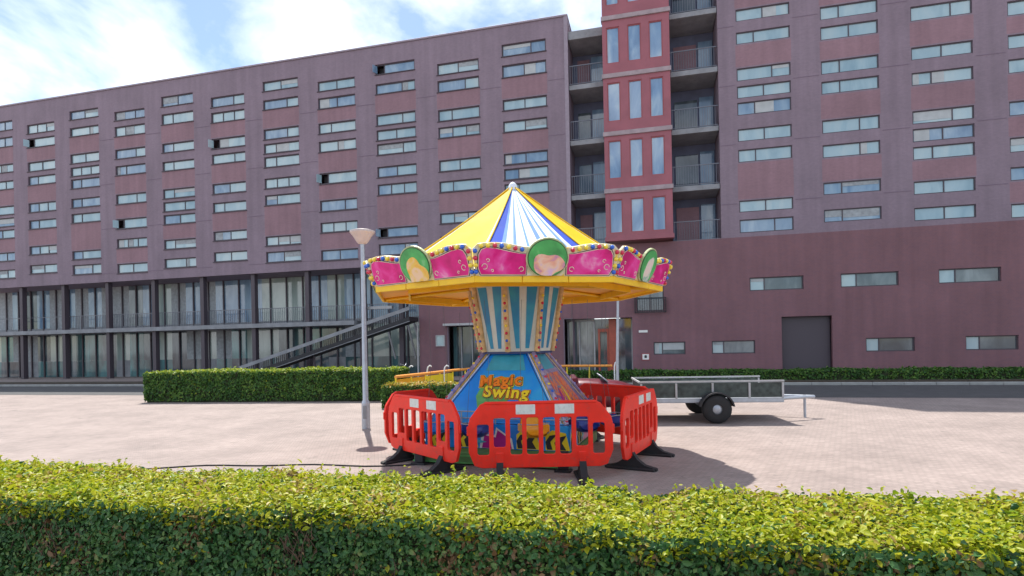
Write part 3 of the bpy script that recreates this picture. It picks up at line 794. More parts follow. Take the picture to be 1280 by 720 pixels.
# ground floor inner floor and ceiling of the recesses to stop light leaks
q = MB(); q.box(2.87, 6.34, .205, .6, 3.01, 3.05); q.build('entrance_soffit', M['concrete'], BT)
q = MB(); q.box(13.42, 15.58, .3, .36, 0, 2.78); q.build('service_door', M['frame_dark'], BT)
# signs
sg = MB(); sg.box(6.68, 7.12, -.03, -.004, 2.2, 2.32, ch=.006)
tag(sg.build('wall_plaque', M['white'], loc=(0, 30.2, 0), rz=-TH), 'narrow white name plate on the brick wall right of the entrance', 'sign')
sg = empty('square_sign', (0, 30.2, 0), -TH, 'small square white notice with red border on the brick wall', 'sign')
q = MB(); q.box(6.8, 7.2, -.03, -.004, .78, 1.14); q.build('backplate', M['frame_red'], sg)
q = MB(); q.box(6.84, 7.16, -.036, -.031, .82, 1.1); q.build('face', M['white'], sg)
q = MB(); q.box(6.94, 7.06, -.041, -.037, .9, 1.0); q.prism([(6.91, 1.0), (7.09, 1.0), (7.0, 1.06)], .004, Matrix.Translation((0, -.041, 0))); q.build('pictogram', M['dark'], sg)

# ------------------------------------------------------------------ carousel
CX, CY = .067, 9.4
CA = empty('swing_carousel', (CX, CY, 0), R(10), 'colourful chain swing carousel with a yellow and white tent roof and pink visor', 'carousel')
def fr(a, dist, z, lean=0):
    """frame on a face with outward normal at angle a (deg, from -Y towards +X): x=tangent, y=inward, z=up (leaning out)"""
    a = R(a)
    n = Vector((math.sin(a), -math.cos(a), 0)); t = Vector((math.cos(a), math.sin(a), 0))
    up = Vector((0, 0, math.cos(lean))) + n*math.sin(lean)
    inn = t.cross(up) * -1
    inn = up.cross(t)
    if inn.dot(n) > 0: inn = -inn
    o = n*dist + Vector((0, 0, z))
    return Matrix(((t.x, inn.x, up.x, o.x), (t.y, inn.y, up.y, o.y), (t.z, inn.z, up.z, o.z), (0, 0, 0, 1)))
def octv(r, z, k, off=22.5):
    a = R(45*k+off); return Vector((r*math.sin(a), -r*math.cos(a), z))
C225 = math.cos(R(22.5)); S225 = math.sin(R(22.5))

# roof
rf = MB(); rmats = [M['roof_yellow'], M['roof_white'], M['roof_pale'], M['roof_blue'], M['cream']]
zb, Rb, za = 2.72, 2.34, 4.40
def roofpt(k, u, v):
    """u 0..1 across gore, v 0 apex..1 base; slight sag"""
    A = Vector((0, 0, za)); B0 = octv(Rb, zb, k-1); B1 = octv(Rb, zb, k)
    B = B0.lerp(B1, u)
    p = A.lerp(B, v)
    p.z -= .05*math.sin(math.pi*v) + .03*math.sin(math.pi*u)*v
    return p
yst = [(0, .05, 4), (.05, .95, 0), (.95, 1, 4)]
wst = [(0, .14, 3), (.14, .19, 2), (.19, .27, 1), (.27, .31, 2), (.31, .42, 1), (.42, .45, 2), (.45, .56, 1), (.56, .62, 2), (.62, .68, 1), (.68, .72, 2), (.72, .82, 1), (.82, .86, 2), (.86, .9, 1), (.9, 1, 3)]
for k in range(8):
    for (a, b, m) in (wst if k % 2 == 0 else yst):
        su = max(1, int((b-a)/.12))
        for q in range(su):
            u0, u1 = a+(b-a)*q/su, a+(b-a)*(q+1)/su
            for j in range(6):
                v0, v1 = .02+.98*j/6, .02+.98*(j+1)/6
                rf.add([roofpt(k, u0, v0), roofpt(k, u0, v1), roofpt(k, u1, v1), roofpt(k, u1, v0)], [(0, 1, 2, 3)], m, True)
roof = rf.build('canopy_roof', rmats, CA, fix=False)
for k in range(8):
    q = MB(); q.tube([roofpt(k, 0, v)+Vector((0, 0, .012)) for v in (.02, .2, .4, .6, .8, 1.0)], .013, 6)
    q.build('seam_piping', M['roof_yellow'], roof)
q = MB(); q.lathe([(0.001, 4.47), (.04, 4.45), (.07, 4.41), (.075, 4.36), (.1, 4.32)], 16); q.build('roof_cap', M['roof_white'], roof)

# soffit + rim
sf = MB()
for k in range(8):
    a0, a1 = octv(2.36, 2.6, k-1), octv(2.36, 2.6, k); b0, b1 = octv(.5, 2.74, k-1), octv(.5, 2.74, k)
    sf.add([a0, b0, b1, a1], [(0, 1, 2, 3)])
sf.build('soffit', M['soffit'], CA, fix=False)
for k in range(8):   # ribs under canopy
    q = MB(); q.tube([octv(2.33, 2.575, k), octv(.8, 2.69, k)], .028, 6); q.build('soffit_rib', M['yellow'], CA)
ap = 2.40*C225; side = 2*2.40*S225
for k in range(8):
    F = fr(45*k, ap, 0)
    for j in range(3):
        a = -side/2 + side*j/3; b = a + side/3
        q = MB(); q.box(a+.004, b-.004, 0, .035, 2.535, 2.622, 0, F, ch=.006)
        q.build('rim_board', M['yellow'], CA)
ir = MB()
for k in range(8):
    F = fr(45*k, 1.9*C225, 0); s_ = 1.9*S225
    ir.box(-s_, s_, 0, .03, 2.535, 2.63, 0, F)
ir.build('inner_rim', M['yellow'], CA)

# visor
LEAN = R(20); ZV = 2.626; APV = ap-.005
def topcurve(t, w):   # t in -1..1
    x = abs(t)
    if x < .25: h = .345
    else: h = .345 + .05*(.5-.5*math.cos(math.pi*min(1, (x-.25)/.4)))
    return h - (.03*max(0, (x-.8)/.2)**1.5)
def board_outline():
    pts = [(-.905, 0), (.905, 0)]
    w = .955
    n = 30
    for i in range(n+1):
        t = 1-2*i/n
        pts.append((w*t, topcurve(t, w) + .022 - (.05 if i in (0, n) else 0)))
    return pts
board = curve_data([board_outline()], .03)
def pink_outline(sg):
    pts = []
    ax = [( .27, .02), (.84, .02), (.875, .1), (.87, .27), (.84, .33), (.78, .355), (.66, .345), (.5, .31), (.36, .285), (.27, .28)]
    return [(sg*x, z) for x, z in ax]
def off(o, d):
    cx = sum(p[0] for p in o)/len(o); cz = sum(p[1] for p in o)/len(o)
    out = []
    for x, z in o:
        L_ = math.hypot(x-cx, (z-cz)*1.8); out.append((x+(x-cx)/L_*d, z+(z-cz)*1.8/L_*d*.9))
    return out
def ell(rx, rz, cz, n=28, clip=.006):
    return [(rx*math.cos(2*math.pi*i/n), max(clip, cz+rz*math.sin(2*math.pi*i/n))) for i in range(n)]
def uniq(o):
    r = []
    for p in o:
        if not r or math.hypot(p[0]-r[-1][0], p[1]-r[-1][1]) > 1e-4: r.append(p)
    return r
layers = []
for sg_ in (-1, 1):
    p = pink_outline(sg_)
    layers.append(('border', curve_data([off(p, .036)], .006), -.0185, 'cream'))
    layers.append(('border_line', curve_data([off(p, .023)], .006), -.0225, 'art_line'))
    layers.append(('border', curve_data([off(p, .01)], .006), -.0265, 'cream'))
    layers.append(('pink_field', curve_data([p], .006), -.0305, 'visor_pink'))
med = [('medallion_rim', curve_data([uniq(ell(.28, .26, .235))], .03), -.035, 'medal_rim'),
       ('medallion_edge', curve_data([uniq(ell(.262, .242, .235))], .01), -.054, 'medal_dark'),
       ('medallion_field', curve_data([uniq(ell(.25, .23, .235))], .008), -.0605, 'medal_green')]
M['medal_rim'] = mat('medal_rim', (.5, .55, .3), .4, var=.3, scale=12)
M['medal_dark'] = mat('medal_dark', (.05, .13, .05), .4)
def blob(seed, cx, cz, rx, rz):
    rr = random.Random(seed); ph = [rr.uniform(0, 6.28) for _ in range(4)]
    pts = []
    for i in range(30):
        a = 2*math.pi*i/30
        f = 1 + .13*math.sin(2*a+ph[0]) + .1*math.sin(3*a+ph[1]) + .05*math.sin(5*a+ph[2])
        pts.append((cx+rx*f*math.cos(a), max(.012, cz+rz*f*math.sin(a))))
    return uniq(pts)
# plain soft colour patches stand in for the printed pictures
arts = [('art_peach', blob(4, .01, .15, .18, .16)), ('art_pale', blob(6, .0, .15, .13, .2)), ('art_gold', blob(9, .02, .13, .17, .2))]
arts = [(n_, curve_data([o_], .006)) for n_, o_ in arts]
# bulbs
def ico(r):
    import bmesh
    bm = bmesh.new(); bmesh.ops.create_icosphere(bm, subdivisions=2, radius=r)
    vs = [tuple(v.co) for v in bm.verts]; fs = [[v.index for v in f.verts] for f in bm.faces]; bm.free(); return vs, fs
icod = ico(.031); icos = ico(.024)
bulb_me = {}
for c in ('red', 'blue', 'yellow'):
    for nm, d_ in (('big', icod), ('small', icos)):
        me = bpy.data.meshes.new('light_bulb'); me.from_pydata(d_[0], [], d_[1]); me.materials.append(M['bulb_'+c])
        me.polygons.foreach_set('use_smooth', [True]*len(me.polygons)); bulb_me[(c, nm)] = me
rest = {'red': MB(), 'blue': MB(), 'yellow': MB()}
def bulb(parent, p, c, size, single):
    if single:
        o = bpy.data.objects.new('light_bulb', bulb_me[(c, size)]); COL.objects.link(o); o.parent = parent; o.location = p
    else:
        rest[c].raw(icod if size == 'big' else icos, Matrix.Translation(p))
cyc = ['blue', 'red', 'yellow', 'blue', 'red', 'yellow', 'yellow']
for k in range(8):
    F = fr(45*k, APV, ZV, LEAN)
    q = MB(); q.raw(board, F); vp = q.build('visor_panel', M['visor_bg'], CA)
    for nm, d_, dy, mm in layers:
        q = MB(); q.raw(d_, F @ Matrix.Translation((0, dy, 0))); q.build(nm, M[mm], vp)
    for sg_ in (-1, 1):   # little scroll flourishes at the ends of the pink fields
        for (cx_, cz_, r_) in ((.8, .12, .035), (.76, .2, .02), (.33, .09, .03), (.7, .07, .015)):
            q = MB(); q.tube([F @ Vector((sg_*(cx_+r_*math.cos(a_/8*5.2)), -.036, cz_+r_*math.sin(a_/8*5.2))) for a_ in range(9)], .005, 5)
            q.build('scroll_ornament', M['cream'], vp)
    for nm, d_, dy, mm in med:
        q = MB(); q.raw(d_, F @ Matrix.Translation((0, dy, 0))); q.build(nm, M[mm], vp)
    an, ad = arts[{0: 0, 1: 1, 7: 2}.get(k, k % 3)]
    q = MB(); q.raw(ad, F @ Matrix.Translation((0, -.0665, 0))); q.build('medallion_picture', M[an], vp)
    pts = []
    for sg_ in (-1, 1):
        for j in range(7):
            t = .33+.085*j*1.02
            pts.append((sg_*t*.955/.955, topcurve(t, 1)-.012))
        pts += [(sg_*.925, .315), (sg_*.92, .225), (sg_*.912, .135), (sg_*.905, .05)]
    for j, (x, z) in enumerate(pts):
        bulb(vp, F @ Vector((x, -.03, z)), cyc[(j*1+k) % 7], 'big', k in (0, 1, 7))

# column (upper, tapering down)
cz0, cz1, cr0, cr1 = 1.63, 2.68, .60, .775
colm = MB()
cf = {}
for k in range(8):
    a0, a1, b0, b1 = octv(cr0, cz0, k-1), octv(cr0, cz0, k), octv(cr1, cz1, k-1), octv(cr1, cz1, k)
    colm.add([a0, a1, b1, b0], [(0, 1, 2, 3)])
colm.add([octv(cr0, cz0, k) for k in range(8)], [tuple(range(8))])
colo = colm.build('column', M['col_cream'], CA, fix=True)
ln = math.atan2((cr1-cr0)*C225, cz1-cz0); H = (cz1-cz0)/math.cos(ln)
for k in range(8):
    F = fr(45*k, cr0*C225, cz0, ln)
    w0 = cr0*S225; w1 = cr1*S225
    for sg_ in (-1, 1):
        q = MB(); q.prism([(sg_*w0*.2, .05), (sg_*w0*.46, .05), (sg_*(w1*.78), H-.03), (sg_*(w1*.2), H-.03)], .004, F @ Matrix.Translation((0, -.005, 0)))
        q.build('painted_stripe', M['col_teal'], colo)
    q = MB(); v0 = octv(cr0+.012, cz0, k); v1 = octv(cr1+.012, cz1-.01, k)
    q.tube([v0, v1], .045, 8); st = q.build('bulb_strip', M['strip_ochre'], colo)
    nb = 9
    dirn = octv(1, 0, k)
    for j in range(nb):
        p = v0.lerp(v1, (j+.5)/nb)+dirn*.045
        if abs(p.z) > 2.6: continue
        bulb(st, p, ['red', 'blue', 'red', 'yellow'][j % 4], 'small', k in (0, 7, 6))
q = MB(); q.lathe([(.0, 1.595), (.605, 1.595), (.605, 1.626), (.0, 1.626)], 8, smooth=False)
lg = q.build('column_ledge', M['navy'], CA); lg.rotation_euler.z = R(22.5)
for c in rest:
    o = rest[c].build('light_bulb', M['bulb_'+c], CA, fix=False); tag(o, kind='stuff')
q = MB(); q.tube([(.0, 0, 2.7), (0, 0, 4.3)], .06, 10); q.build('centre_mast', M['galv'], CA)

# square base pyramid, turned 21 degrees the other way (31 in ride space)
BA = -28
def sqv(h, z, i):
    F = fr(BA+90*i, h, z); return F @ Vector((h, 0, 0))
ph0, pz0, ph1, pz1 = 1.07, .57, .40, 1.6
py = MB()
names = ['blue_panel', 'mural_panel', 'mural_panel', 'blue_panel']
slopeL = math.atan2(ph1-ph0, pz1-pz0)   # negative: leans in
SH = (pz1-pz0)/math.cos(slopeL)
for i in range(4):
    F = fr(BA+90*i, ph0, pz0, slopeL)
    q = MB(); q.prism([(-ph0, 0), (ph0, 0), (ph1, SH), (-ph1, SH)], .03, F)
    pn = q.build('housing_panel', M['ride_blue'] if i in (0, 3) else M['mural_trim'], CA)
    # trims along the slanted edges
    for sg_ in (-1, 1):
        for (o_, w_, mm, dy) in ((.06, .018, 'white', -.005), (.1, .012, 'navy', -.006), (.018, .03, 'gold', -.007)):
            q = MB(); q.prism([(sg_*(ph0-o_), .01), (sg_*(ph0-o_-w_), .01), (sg_*(ph1-o_-w_), SH-.01), (sg_*(ph1-o_), SH-.01)], .004, F @ Matrix.Translation((0, dy, 0)))
            q.build('trim_strip', M[mm], pn)
    q = MB(); q.prism([(-.33, SH*.74), (.33, SH*.74), (.25, SH*.97), (-.25, SH*.97)], .003, F @ Matrix.Translation((0, -.004, 0))); q.build('upper_print', M['ride_teal'], pn)
    if i in (1, 2):
        q = MB(); q.prism([(-.78, .05), (.7, .05), (.35, SH*.68), (-.4, SH*.68)], .004, F @ Matrix.Translation((0, -.005, 0))); q.build('mural_print', M['mural'], pn)
        q = MB()
        rr = random.Random(i)
        for s_ in range(9):
            x0_ = rr.uniform(-.6, .5); z0_ = rr.uniform(.1, .3)
            w_ = rr.uniform(.02, .05); top_ = rr.uniform(.35, .6)*SH
            pl = [(x0_-w_, z0_), (x0_+w_, z0_), (x0_*.75+w_*.6+.05, (z0_+top_)/2), (x0_*.5, top_), (x0_*.75-w_*.6+.03, (z0_+top_)/2)]
            q.prism(pl, .003, F @ Matrix.Translation((0, -.009-.0004*s_, 0)), mat=s_ % 3)
        q.build('flame_print', [M['orange'], M['txt_yellow'], M['magenta']], pn)
    if i in (0, 3):
        # painted hill + glow behind the lettering
        q = MB(); q.prism([(-.3, .22), (-.36, .42), (-.3, .6), (-.18, .72), (0, .78), (.16, .74), (.24, .62), (.2, .4), (.1, .2), (-.1, .14)], .003, F @ Matrix.Translation((0, -.0045, 0)) @ Matrix.Translation((-.05, 0, .03))); q.build('hill_print', M['leafgreen'], pn)
        q = MB(); q.prism([(-.16, .64), (-.1, .74), (0, .77), (.1, .73), (.14, .64)], .003, F @ Matrix.Translation((-.05, -.0085, .035))); q.build('sun_print', M['orange'], pn)
        for (txt, z, x, sz, m1, m2) in (('Magic', .65, -.04, .27, 'orange', 'txt_yellow'), ('Swing', .445, .08, .28, 'txt_yellow', 'leafgreen')):
            bk = text_data(txt, sz, .004, .026, 1.14); ft = text_data(txt, sz, .005, .009, 1.14)
            ol = text_data(txt, sz, .004, .017, 1.14)
            rot = Matrix.Rotation(R(-3 if txt == 'Magic' else 2), 4, 'Y')
            tf = F @ Matrix.Translation((x, -.012, z+.06)) @ rot
            q = MB(); q.raw(bk, tf); lo = q.build('lettering_backing', M['txt_yellow'] if txt == 'Magic' else M['orange'], pn)
            q = MB(); q.raw(ol, tf @ Matrix.Translation((0, -.006, 0))); q.build('lettering_outline', M['art_line'], lo)
            q = MB(); q.raw(ft, tf @ Matrix.Translation((0, -.0125, 0))); lt = q.build('lettering', M[m1], lo); lt['label'] = 'the word ' + txt
    # bulb strip on the corner edge
    e0, e1 = sqv(ph0+.02, pz0, i), sqv(ph1+.02, pz1, i)
    q = MB(); q.tube([e0, e1], .035, 8); st = q.build('edge_strip', M['mural_trim'], CA)
    for j in range(10):
        p = e0.lerp(e1, (j+.5)/10)
        d_ = Vector((p.x, p.y, 0)).normalized()
        rest2 = ['red', 'blue', 'yellow'][j % 3]
        o = bpy.data.objects.new('edge_bulb', bulb_me[(rest2, 'small')]); COL.objects.link(o); o.parent = st; o.location = p+d_*.035
# skirt with painted artwork
for i in range(4):
    hk = 1.14
    F = fr(BA+90*i, hk, 0)
    q = MB(); q.box(-hk, hk-.002, 0, .03, .2, .56, 0, F); sk = q.build('skirt_panel', M['ride_blue'], CA)
    q = MB()
    def pr(poly, m_, lay): q.prism(poly, .002, F @ Matrix.Translation((0, -.003-.0025*lay, 0)), m_)
    for b0_ in (-1.1, -.62, .34, .78):
        pr([(b0_, .21), (b0_+.36, .21), (b0_+.3, .46), (b0_+.1, .5), (b0_, .42)], 0, 0)
        pr([(b0_+.02, .22), (b0_+.1, .22), (b0_+.07, .33), (b0_+.17, .44), (b0_+.06, .42), (b0_-.0, .33)], 1, 1)
        pr([(b0_+.16, .22), (b0_+.3, .22), (b0_+.24, .32), (b0_+.31, .43), (b0_+.2, .4), (b0_+.13, .32)], 1, 1)
    pr([(-.24, .205), (.3, .205), (.27, .36), (.03, .52), (.0, .40), (-.2, .43)], 2, 2)
    pr([(-.2, .21), (.27, .21), (.24, .35), (.05, .48), (.02, .37), (-.16, .4)], 3, 3)
    pr([(-.4, .25), (-.12, .3), (-.28, .34)], 4, 4)
    q.build('skirt_print', [M['txt_yellow'], M['dark'], M['white'], M['magenta'], M['ride_teal']], sk)
tp = MB(); tp.add([sqv(1.14, .56, i) for i in range(4)], [(0, 1, 2, 3)]); tp.add([sqv(1.0, .561, i)+Vector((0, 0, .0)) for i in range(4)], [(0, 1, 2, 3)])
tp = MB(); tp.add([sqv(1.13, .555, i) for i in range(4)], [(0, 1, 2, 3)]); tp.build('platform_top', M['galv'], CA, fix=False)
# inner rails round the housing
q = MB()
for z in (.64, .74):
    q.tube([sqv(1.09, z, i) for i in range(4)], .011, 6, closed=True)
for i in range(4):
    F = fr(BA+90*i, 1.09, 0)
    for x in (-1.07, -.55, 0, .55): q.tube([F @ Vector((x, 0, .56)), F @ Vector((x, 0, .74))], .011, 6)
q.build('guard_rail', M['galv'], CA)
# green deck
F = fr(BA, 0, 0)
q = MB(); q.box(-1.18, 1.18, -1.45, .9, .02, .195, 0, F, ch=.012); dk = q.build('deck', M['deck_green'], CA)
q = MB(); q.box(-1.19, 1.19, -1.462, -1.452, .13, .15, 0, F); q.box(-1.19, 1.19, -1.462, -1.452, .03, .05, 0, F); q.build('deck_trim', M['leafgreen'], dk)
for (x, y) in ((-1.05, -1.5), (1.12, -1.5), (-1.05, .95), (1.1, .95)):
    q = MB(); T_ = F @ Matrix.Translation((x, y, 0))
    q.box(-.07, .07, -.05, .03, .03, .28, 0, T_, ch=.01); q.box(-.11, .11, -.09, .07, 0, .03, 0, T_); q.build('jack', M['dark'], dk)
# seats
def seat_mesh():
    prof = []
    m = MB()
    # moulded bucket: seat pan, curved back, side wings
    nx = 8; sec = [(-.17, .02), (-.15, 0), (-.05, -.015), (.06, 0), (.13, .03), (.16, .1), (.18, .2), (.2, .3)]
    vs = []; fs = []
    for j, (y, z) in enumerate(sec):
        wd = .17 if j < 6 else .165-.02*(j-5)
        for i in range(nx+1):
            t = -1+2*i/nx
            vs.append((wd*t, y-(.05*abs(t)**3 if j > 4 else 0), z+(.07*abs(t)**4 if j < 5 else 0)))
    for j in range(len(sec)-1):
        for i in range(nx): fs.append((j*(nx+1)+i, j*(nx+1)+i+1, (j+1)*(nx+1)+i+1, (j+1)*(nx+1)+i))
    m.add(vs, fs, 0, True)
    vs2 = [(x, y+.02*(1 if z > .05 else 0), z-.02*(1 if z <= .05 else 0)) for x, y, z in vs]
    m.add(vs2, [tuple(reversed(f)) for f in fs], 0, True)
    for sx in (-1, 1): m.box(sx*.17-.012, sx*.17+.012, -.15, .18, .04, .15, ch=.01)
    return m
bar = MB(); bar.tube([(-.18, .05, .15), (-.18, -.13, .17), (-.09, -.2, .17), (.09, -.2, .17), (.18, -.13, .17), (.18, .05, .15)], .01, 6)
for j in range(12):
    a = 30*j - 2
    wp = Matrix.Rotation(R(10), 4, 'Z') @ Vector((1.56*math.sin(R(a)), -1.56*math.cos(R(a)), 0)) + Vector((CX, CY, 0))
    if any((wp.xy - (Vector(p_)*(1-t_)+Vector(q_)*t_)).length < .36 for p_, q_ in (((-2.06, 8.99), (-1.3, 9.78)), ((2.3, 9.04), (1.16, 10.34))) for t_ in (0, .25, .5, .75, 1)): continue
    mm = [M['seat_yellow'], M['seat_blue'], M['seat_blue'], M['seat_yellow'], M['seat_sky'], M['seat_blue']][j % 6]
    so = seat_mesh().build('swing_seat', mm, CA, fix=False)
    rr_ = 1.56
    ar = R(a)
    zc = .47 + .02*math.sin(j*2.3)
    so.location = (rr_*math.sin(ar), -rr_*math.cos(ar), zc)
    so.rotation_euler = (0, 0, ar + R([10, -14, 25, -5][j % 4]))
    so2 = MB(); so2.tube([(-.18, .05, .15), (-.18, -.13, .17), (-.09, -.2, .17), (.09, -.2, .17), (.18, -.13, .17), (.18, .05, .15)], .009, 6)
    so2.build('safety_bar', M['galv'], so)
    ch_ = MB()
    for sx in (-1, 1):
        ch_.tube([(sx*.17, .0, .15), (sx*.15, .1, 1.0), (sx*.13, .05, 1.9)], .003, 4)
    ch_.build('chain', M['chain'], so)

# ------------------------------------------------------------------ barriers
def barrier_shape(L_, ns):
    h0, h1 = .17, 1.0; r = L_/2
    out = [(-r+.16, h0), (r-.16, h0), (r-.07, h0+.03), (r, h0+.2), (r, .72), (r-.02, .8), (r-.15, .97), (r-.22, h1), (-r+.22, h1), (-r+.15, .97), (-r+.02, .8), (-r, .72), (-r, h0+.2), (-r+.07, h0+.03)]
    hs = []; p = (L_-.14)/ns
    for i in range(ns):
        a = -r+.07+p*i+.025; b = a+p-.043
        zb_ = .32; zt_ = .81
        if i in (0, ns-1): zt_ = .73
        if i in ((1, ns-2) if ns > 4 else (1,)): zb_ = .42
        hs.append(rrect(a, b, zb_, zt_, .035, 3)[::-1])
    return out, hs, [-r+.07+p*1.5, r-.07-p*1.5]
_cache = {}
def barrier(p0, p1, ns, label, white=(-.19, .31), flip=False):
    p0 = Vector(p0); p1 = Vector(p1); L_ = (p1-p0).length; c = (p0+p1)/2
    rz = math.atan2(p1.y-p0.y, p1.x-p0.x)
    root = empty('safety_barrier', (c.x, c.y, 0), rz, label, 'barrier', 'red plastic safety barriers round the carousel')
    o_, hs, fx = barrier_shape(L_, ns)
    q = MB(); q.raw(curve_data([o_]+hs, .045, .008)); bd = q.build('barrier_panel', M['barrier_red'], root)
    q = MB()  # top beam relief and hooks
    q.box(-L_/2+.2, L_/2-.2, -.032, .032, .975, 1.012, ch=.01)
    q.build('top_edge', M['barrier_red'], root)
    for e_ in (-1, 1):
        q = MB(); q.box(e_*L_/2-.03, e_*L_/2+.03, -.014, .014, .58, .7, ch=.006); q.build('linking_hook', M['barrier_red'], root)
    for x in fx:
        q = MB(); q.box(x-.05, x+.05, -.038, .038, .18, .36, ch=.01); q.build('foot_socket', M['barrier_red'], root)
    for w_ in white:
        q = MB(); q.box(w_-.125, w_+.125, -.0262, .0262, .845, .972, ch=.004); q.build('reflector', M['reflector'], root)
    for x in fx:
        prof = [(-.36, 0), (.36, 0), (.36, .03), (.2, .07), (.1, .14), (.035, .24), (.03, .34), (-.03, .34), (-.035, .24), (-.1, .14), (-.2, .07), (-.36, .03)]
        q = MB()
        T_ = Matrix.Translation((x, 0, 0)) @ Matrix.Rotation(R(90), 4, 'Z') @ Matrix.Translation((0, -.045, 0))
        q.prism(prof, .09, T_)
        T2 = Matrix.Translation((x, 0, 0))
        q.box(-.085, .085, -.34, .34, 0.0, .035, 0, T2, ch=.012)
        q.build('foot', M['rubber'], root)
    return root
barrier((-.575, 7.2), (1.265, 7.2), 8, 'red slotted plastic barrier across the front of the carousel, facing the hedge')
barrier((-1.955, 8.86), (-.72, 7.42), 8, 'red slotted plastic barrier angled along the left front of the carousel', white=(-.16, .3))
barrier((-2.06, 8.99), (-1.3, 9.78), 4, 'short red barrier seen behind the left front one, partly covered by it', white=())
barrier((1.42, 7.36), (2.28, 8.96), 8, 'red plastic barrier running back along the right side with two big black feet showing', white=(-.02, .38))
barrier((2.3, 9.04), (1.16, 10.34), 8, 'red barrier at the back right whose top shows beside the housing', white=())

# ------------------------------------------------------------------ street lamps
def lamp(x, y, zh, label):
    L_ = empty('street_lamp', (x, y, 0), 0, label, 'street lamp')
    q = MB(); q.tube([(0, 0, 0), (0, 0, .55)], .088, 14); q.tube([(0, 0, .55), (0, 0, .62), (0, 0, zh-.2)], [.088, .06, .042], 14); q.build('pole', M['galv'], L_)
    q = MB(); q.box(-.04, .04, -.092, -.08, .22, .5, ch=.004); q.build('access_door', M['concrete'], L_)
    q = MB(); q.lathe([(.04, zh-.25), (.095, zh-.235), (.125, zh-.2), (.185, zh-.1), (.25, zh-.015), (.262, zh), (.255, zh+.012)], 28); q.build('lamp_shade', M['lamp_pale'], L_)
    q = MB(); q.lathe([(.262, zh+.0), (.262, zh+.03), (.2, zh+.05), (.0, zh+.06)], 28); q.build('lamp_cap', M['lamp_cap'], L_)
M['lamp_pale'] = mat('lamp_pale', (.62, .5, .46), .35, var=.06)
M['lamp_cap'] = mat('lamp_cap', (.5, .42, .4), .5)
lamp(-3.16, 12.0, 4.2, 'grey street lamp with a wide inverted cone head left of the carousel')
q = MB(); q.tube([(0, 0, 0), (0, 0, 1.0), (.1, 0, 4.35)], [.055, .05, .038], 12)
pl_ = empty('flag_pole', (3.52, 18.8, 0), R(0), 'thin leaning galvanised pole in front of the brick building entrance', 'pole')
q.build('shaft', M['galv'], pl_)
q = MB(); q.lathe([(.12, 0), (.12, .02), (.06, .05), (.057, .12)], 12); q.build('base_collar', M['galv'], pl_)

# ------------------------------------------------------------------ low rail of the next ride
RL = empty('track_railing', (0, 0, 0), 0, 'low orange and yellow railing curving behind the carousel', 'railing')
path = [(-3.55, 17.0), (-2.9, 18.6), (-2.2, 20.6), (-1.4, 22.0), (.6, 22.5), (2.2, 22.6), (3.9, 21.9)]
q = MB(); q.tube([(x, y, .82) for x, y in path], .05, 8); q.build('top_rail', M['rail_orange'], RL)
for i in range(len(path)-1):
    for t in (0, .5):
        x = path[i][0]+(path[i+1][0]-path[i][0])*t; y = path[i][1]+(path[i+1][1]-path[i][1])*t
        q = MB(); q.tube([(x, y, 0), (x, y, .78)], .03, 6); q.build('post', M['txt_yellow'], RL)
for i in (0, 1):
    (x0, y0), (x1, y1) = path[i], path[i+1]
    d_ = Vector((x1-x0, y1-y0, 0)); L_ = d_.length
    q = MB(); q.box(.06, L_-.06, -.015, .015, .3, .74, 0, Matrix.Translation((x0, y0, 0)) @ Matrix.Rotation(math.atan2(d_.y, d_.x), 4, 'Z'), ch=.005)
    q.build('side_board', M['seat_yellow'] if i == 0 else M['txt_yellow'], RL)

# bike stands
for i, (x, y) in enumerate(((-3.75, 20.2), (-3.05, 20.0), (-2.42, 19.8), (3.75, 20.6))):
    q = MB(); q.tube([(0, 0, 0), (0, 0, .85), (.03, 0, .98), (.1, 0, 1.04), (.16, 0, 1.0)], .025, 8)
    o = q.build('bent_post', M['white'], loc=(x, y, 0))
    tag(o, ['bent white bollard post, leftmost of the row before the brick pier', 'bent white bollard post, second from left before the brick pier', 'bent white bollard post, third from left before the brick pier', 'bent white bollard post standing alone before the main entrance'][i], 'post', 'bent white bollard posts')

# bicycle parked at the colonnade
BK = empty('bicycle', (-4.45, 21.4, 0), R(-12), 'dark bicycle parked behind the tall hedge near the brick pier', 'bicycle')
for x in (-.52, .52):
    q = MB(); q.tube([(x+.33*math.cos(a*math.pi/12), 0, .34+.33*math.sin(a*math.pi/12)) for a in range(24)], .018, 6, closed=True)
    wlh = q.build('wheel', M['rubber'], BK)
    q = MB()
    for a in range(8): q.tube([(x, 0, .34), (x+.32*math.cos(a*math.pi/4), 0, .34+.32*math.sin(a*math.pi/4))], .003, 4)
    q.build('spokes', M['galv'], wlh)
q = MB()
for a, b in (((-.52, 0, .34), (-.08, 0, .3)), ((-.08, 0, .3), (-.2, 0, .85)), ((-.2, 0, .82), (.34, 0, .86)), ((-.08, 0, .3), (.36, 0, .78)), ((.33, 0, .95), (.52, 0, .34)), ((-.52, 0, .34), (-.18, 0, .75))):
    q.tube([a, b], .018, 6)
q.build('frame', M['dark'], BK)
q = MB(); q.tube([(.3, -.28, 1.08), (.36, -.1, 1.04), (.33, 0, .98), (.36, .1, 1.04), (.3, .28, 1.08)], .014, 6); q.build('handlebar', M['galv'], BK)
q = MB(); q.box(-.33, -.08, -.07, .07, .88, .95, ch=.03); q.build('saddle', M['rubber'], BK)

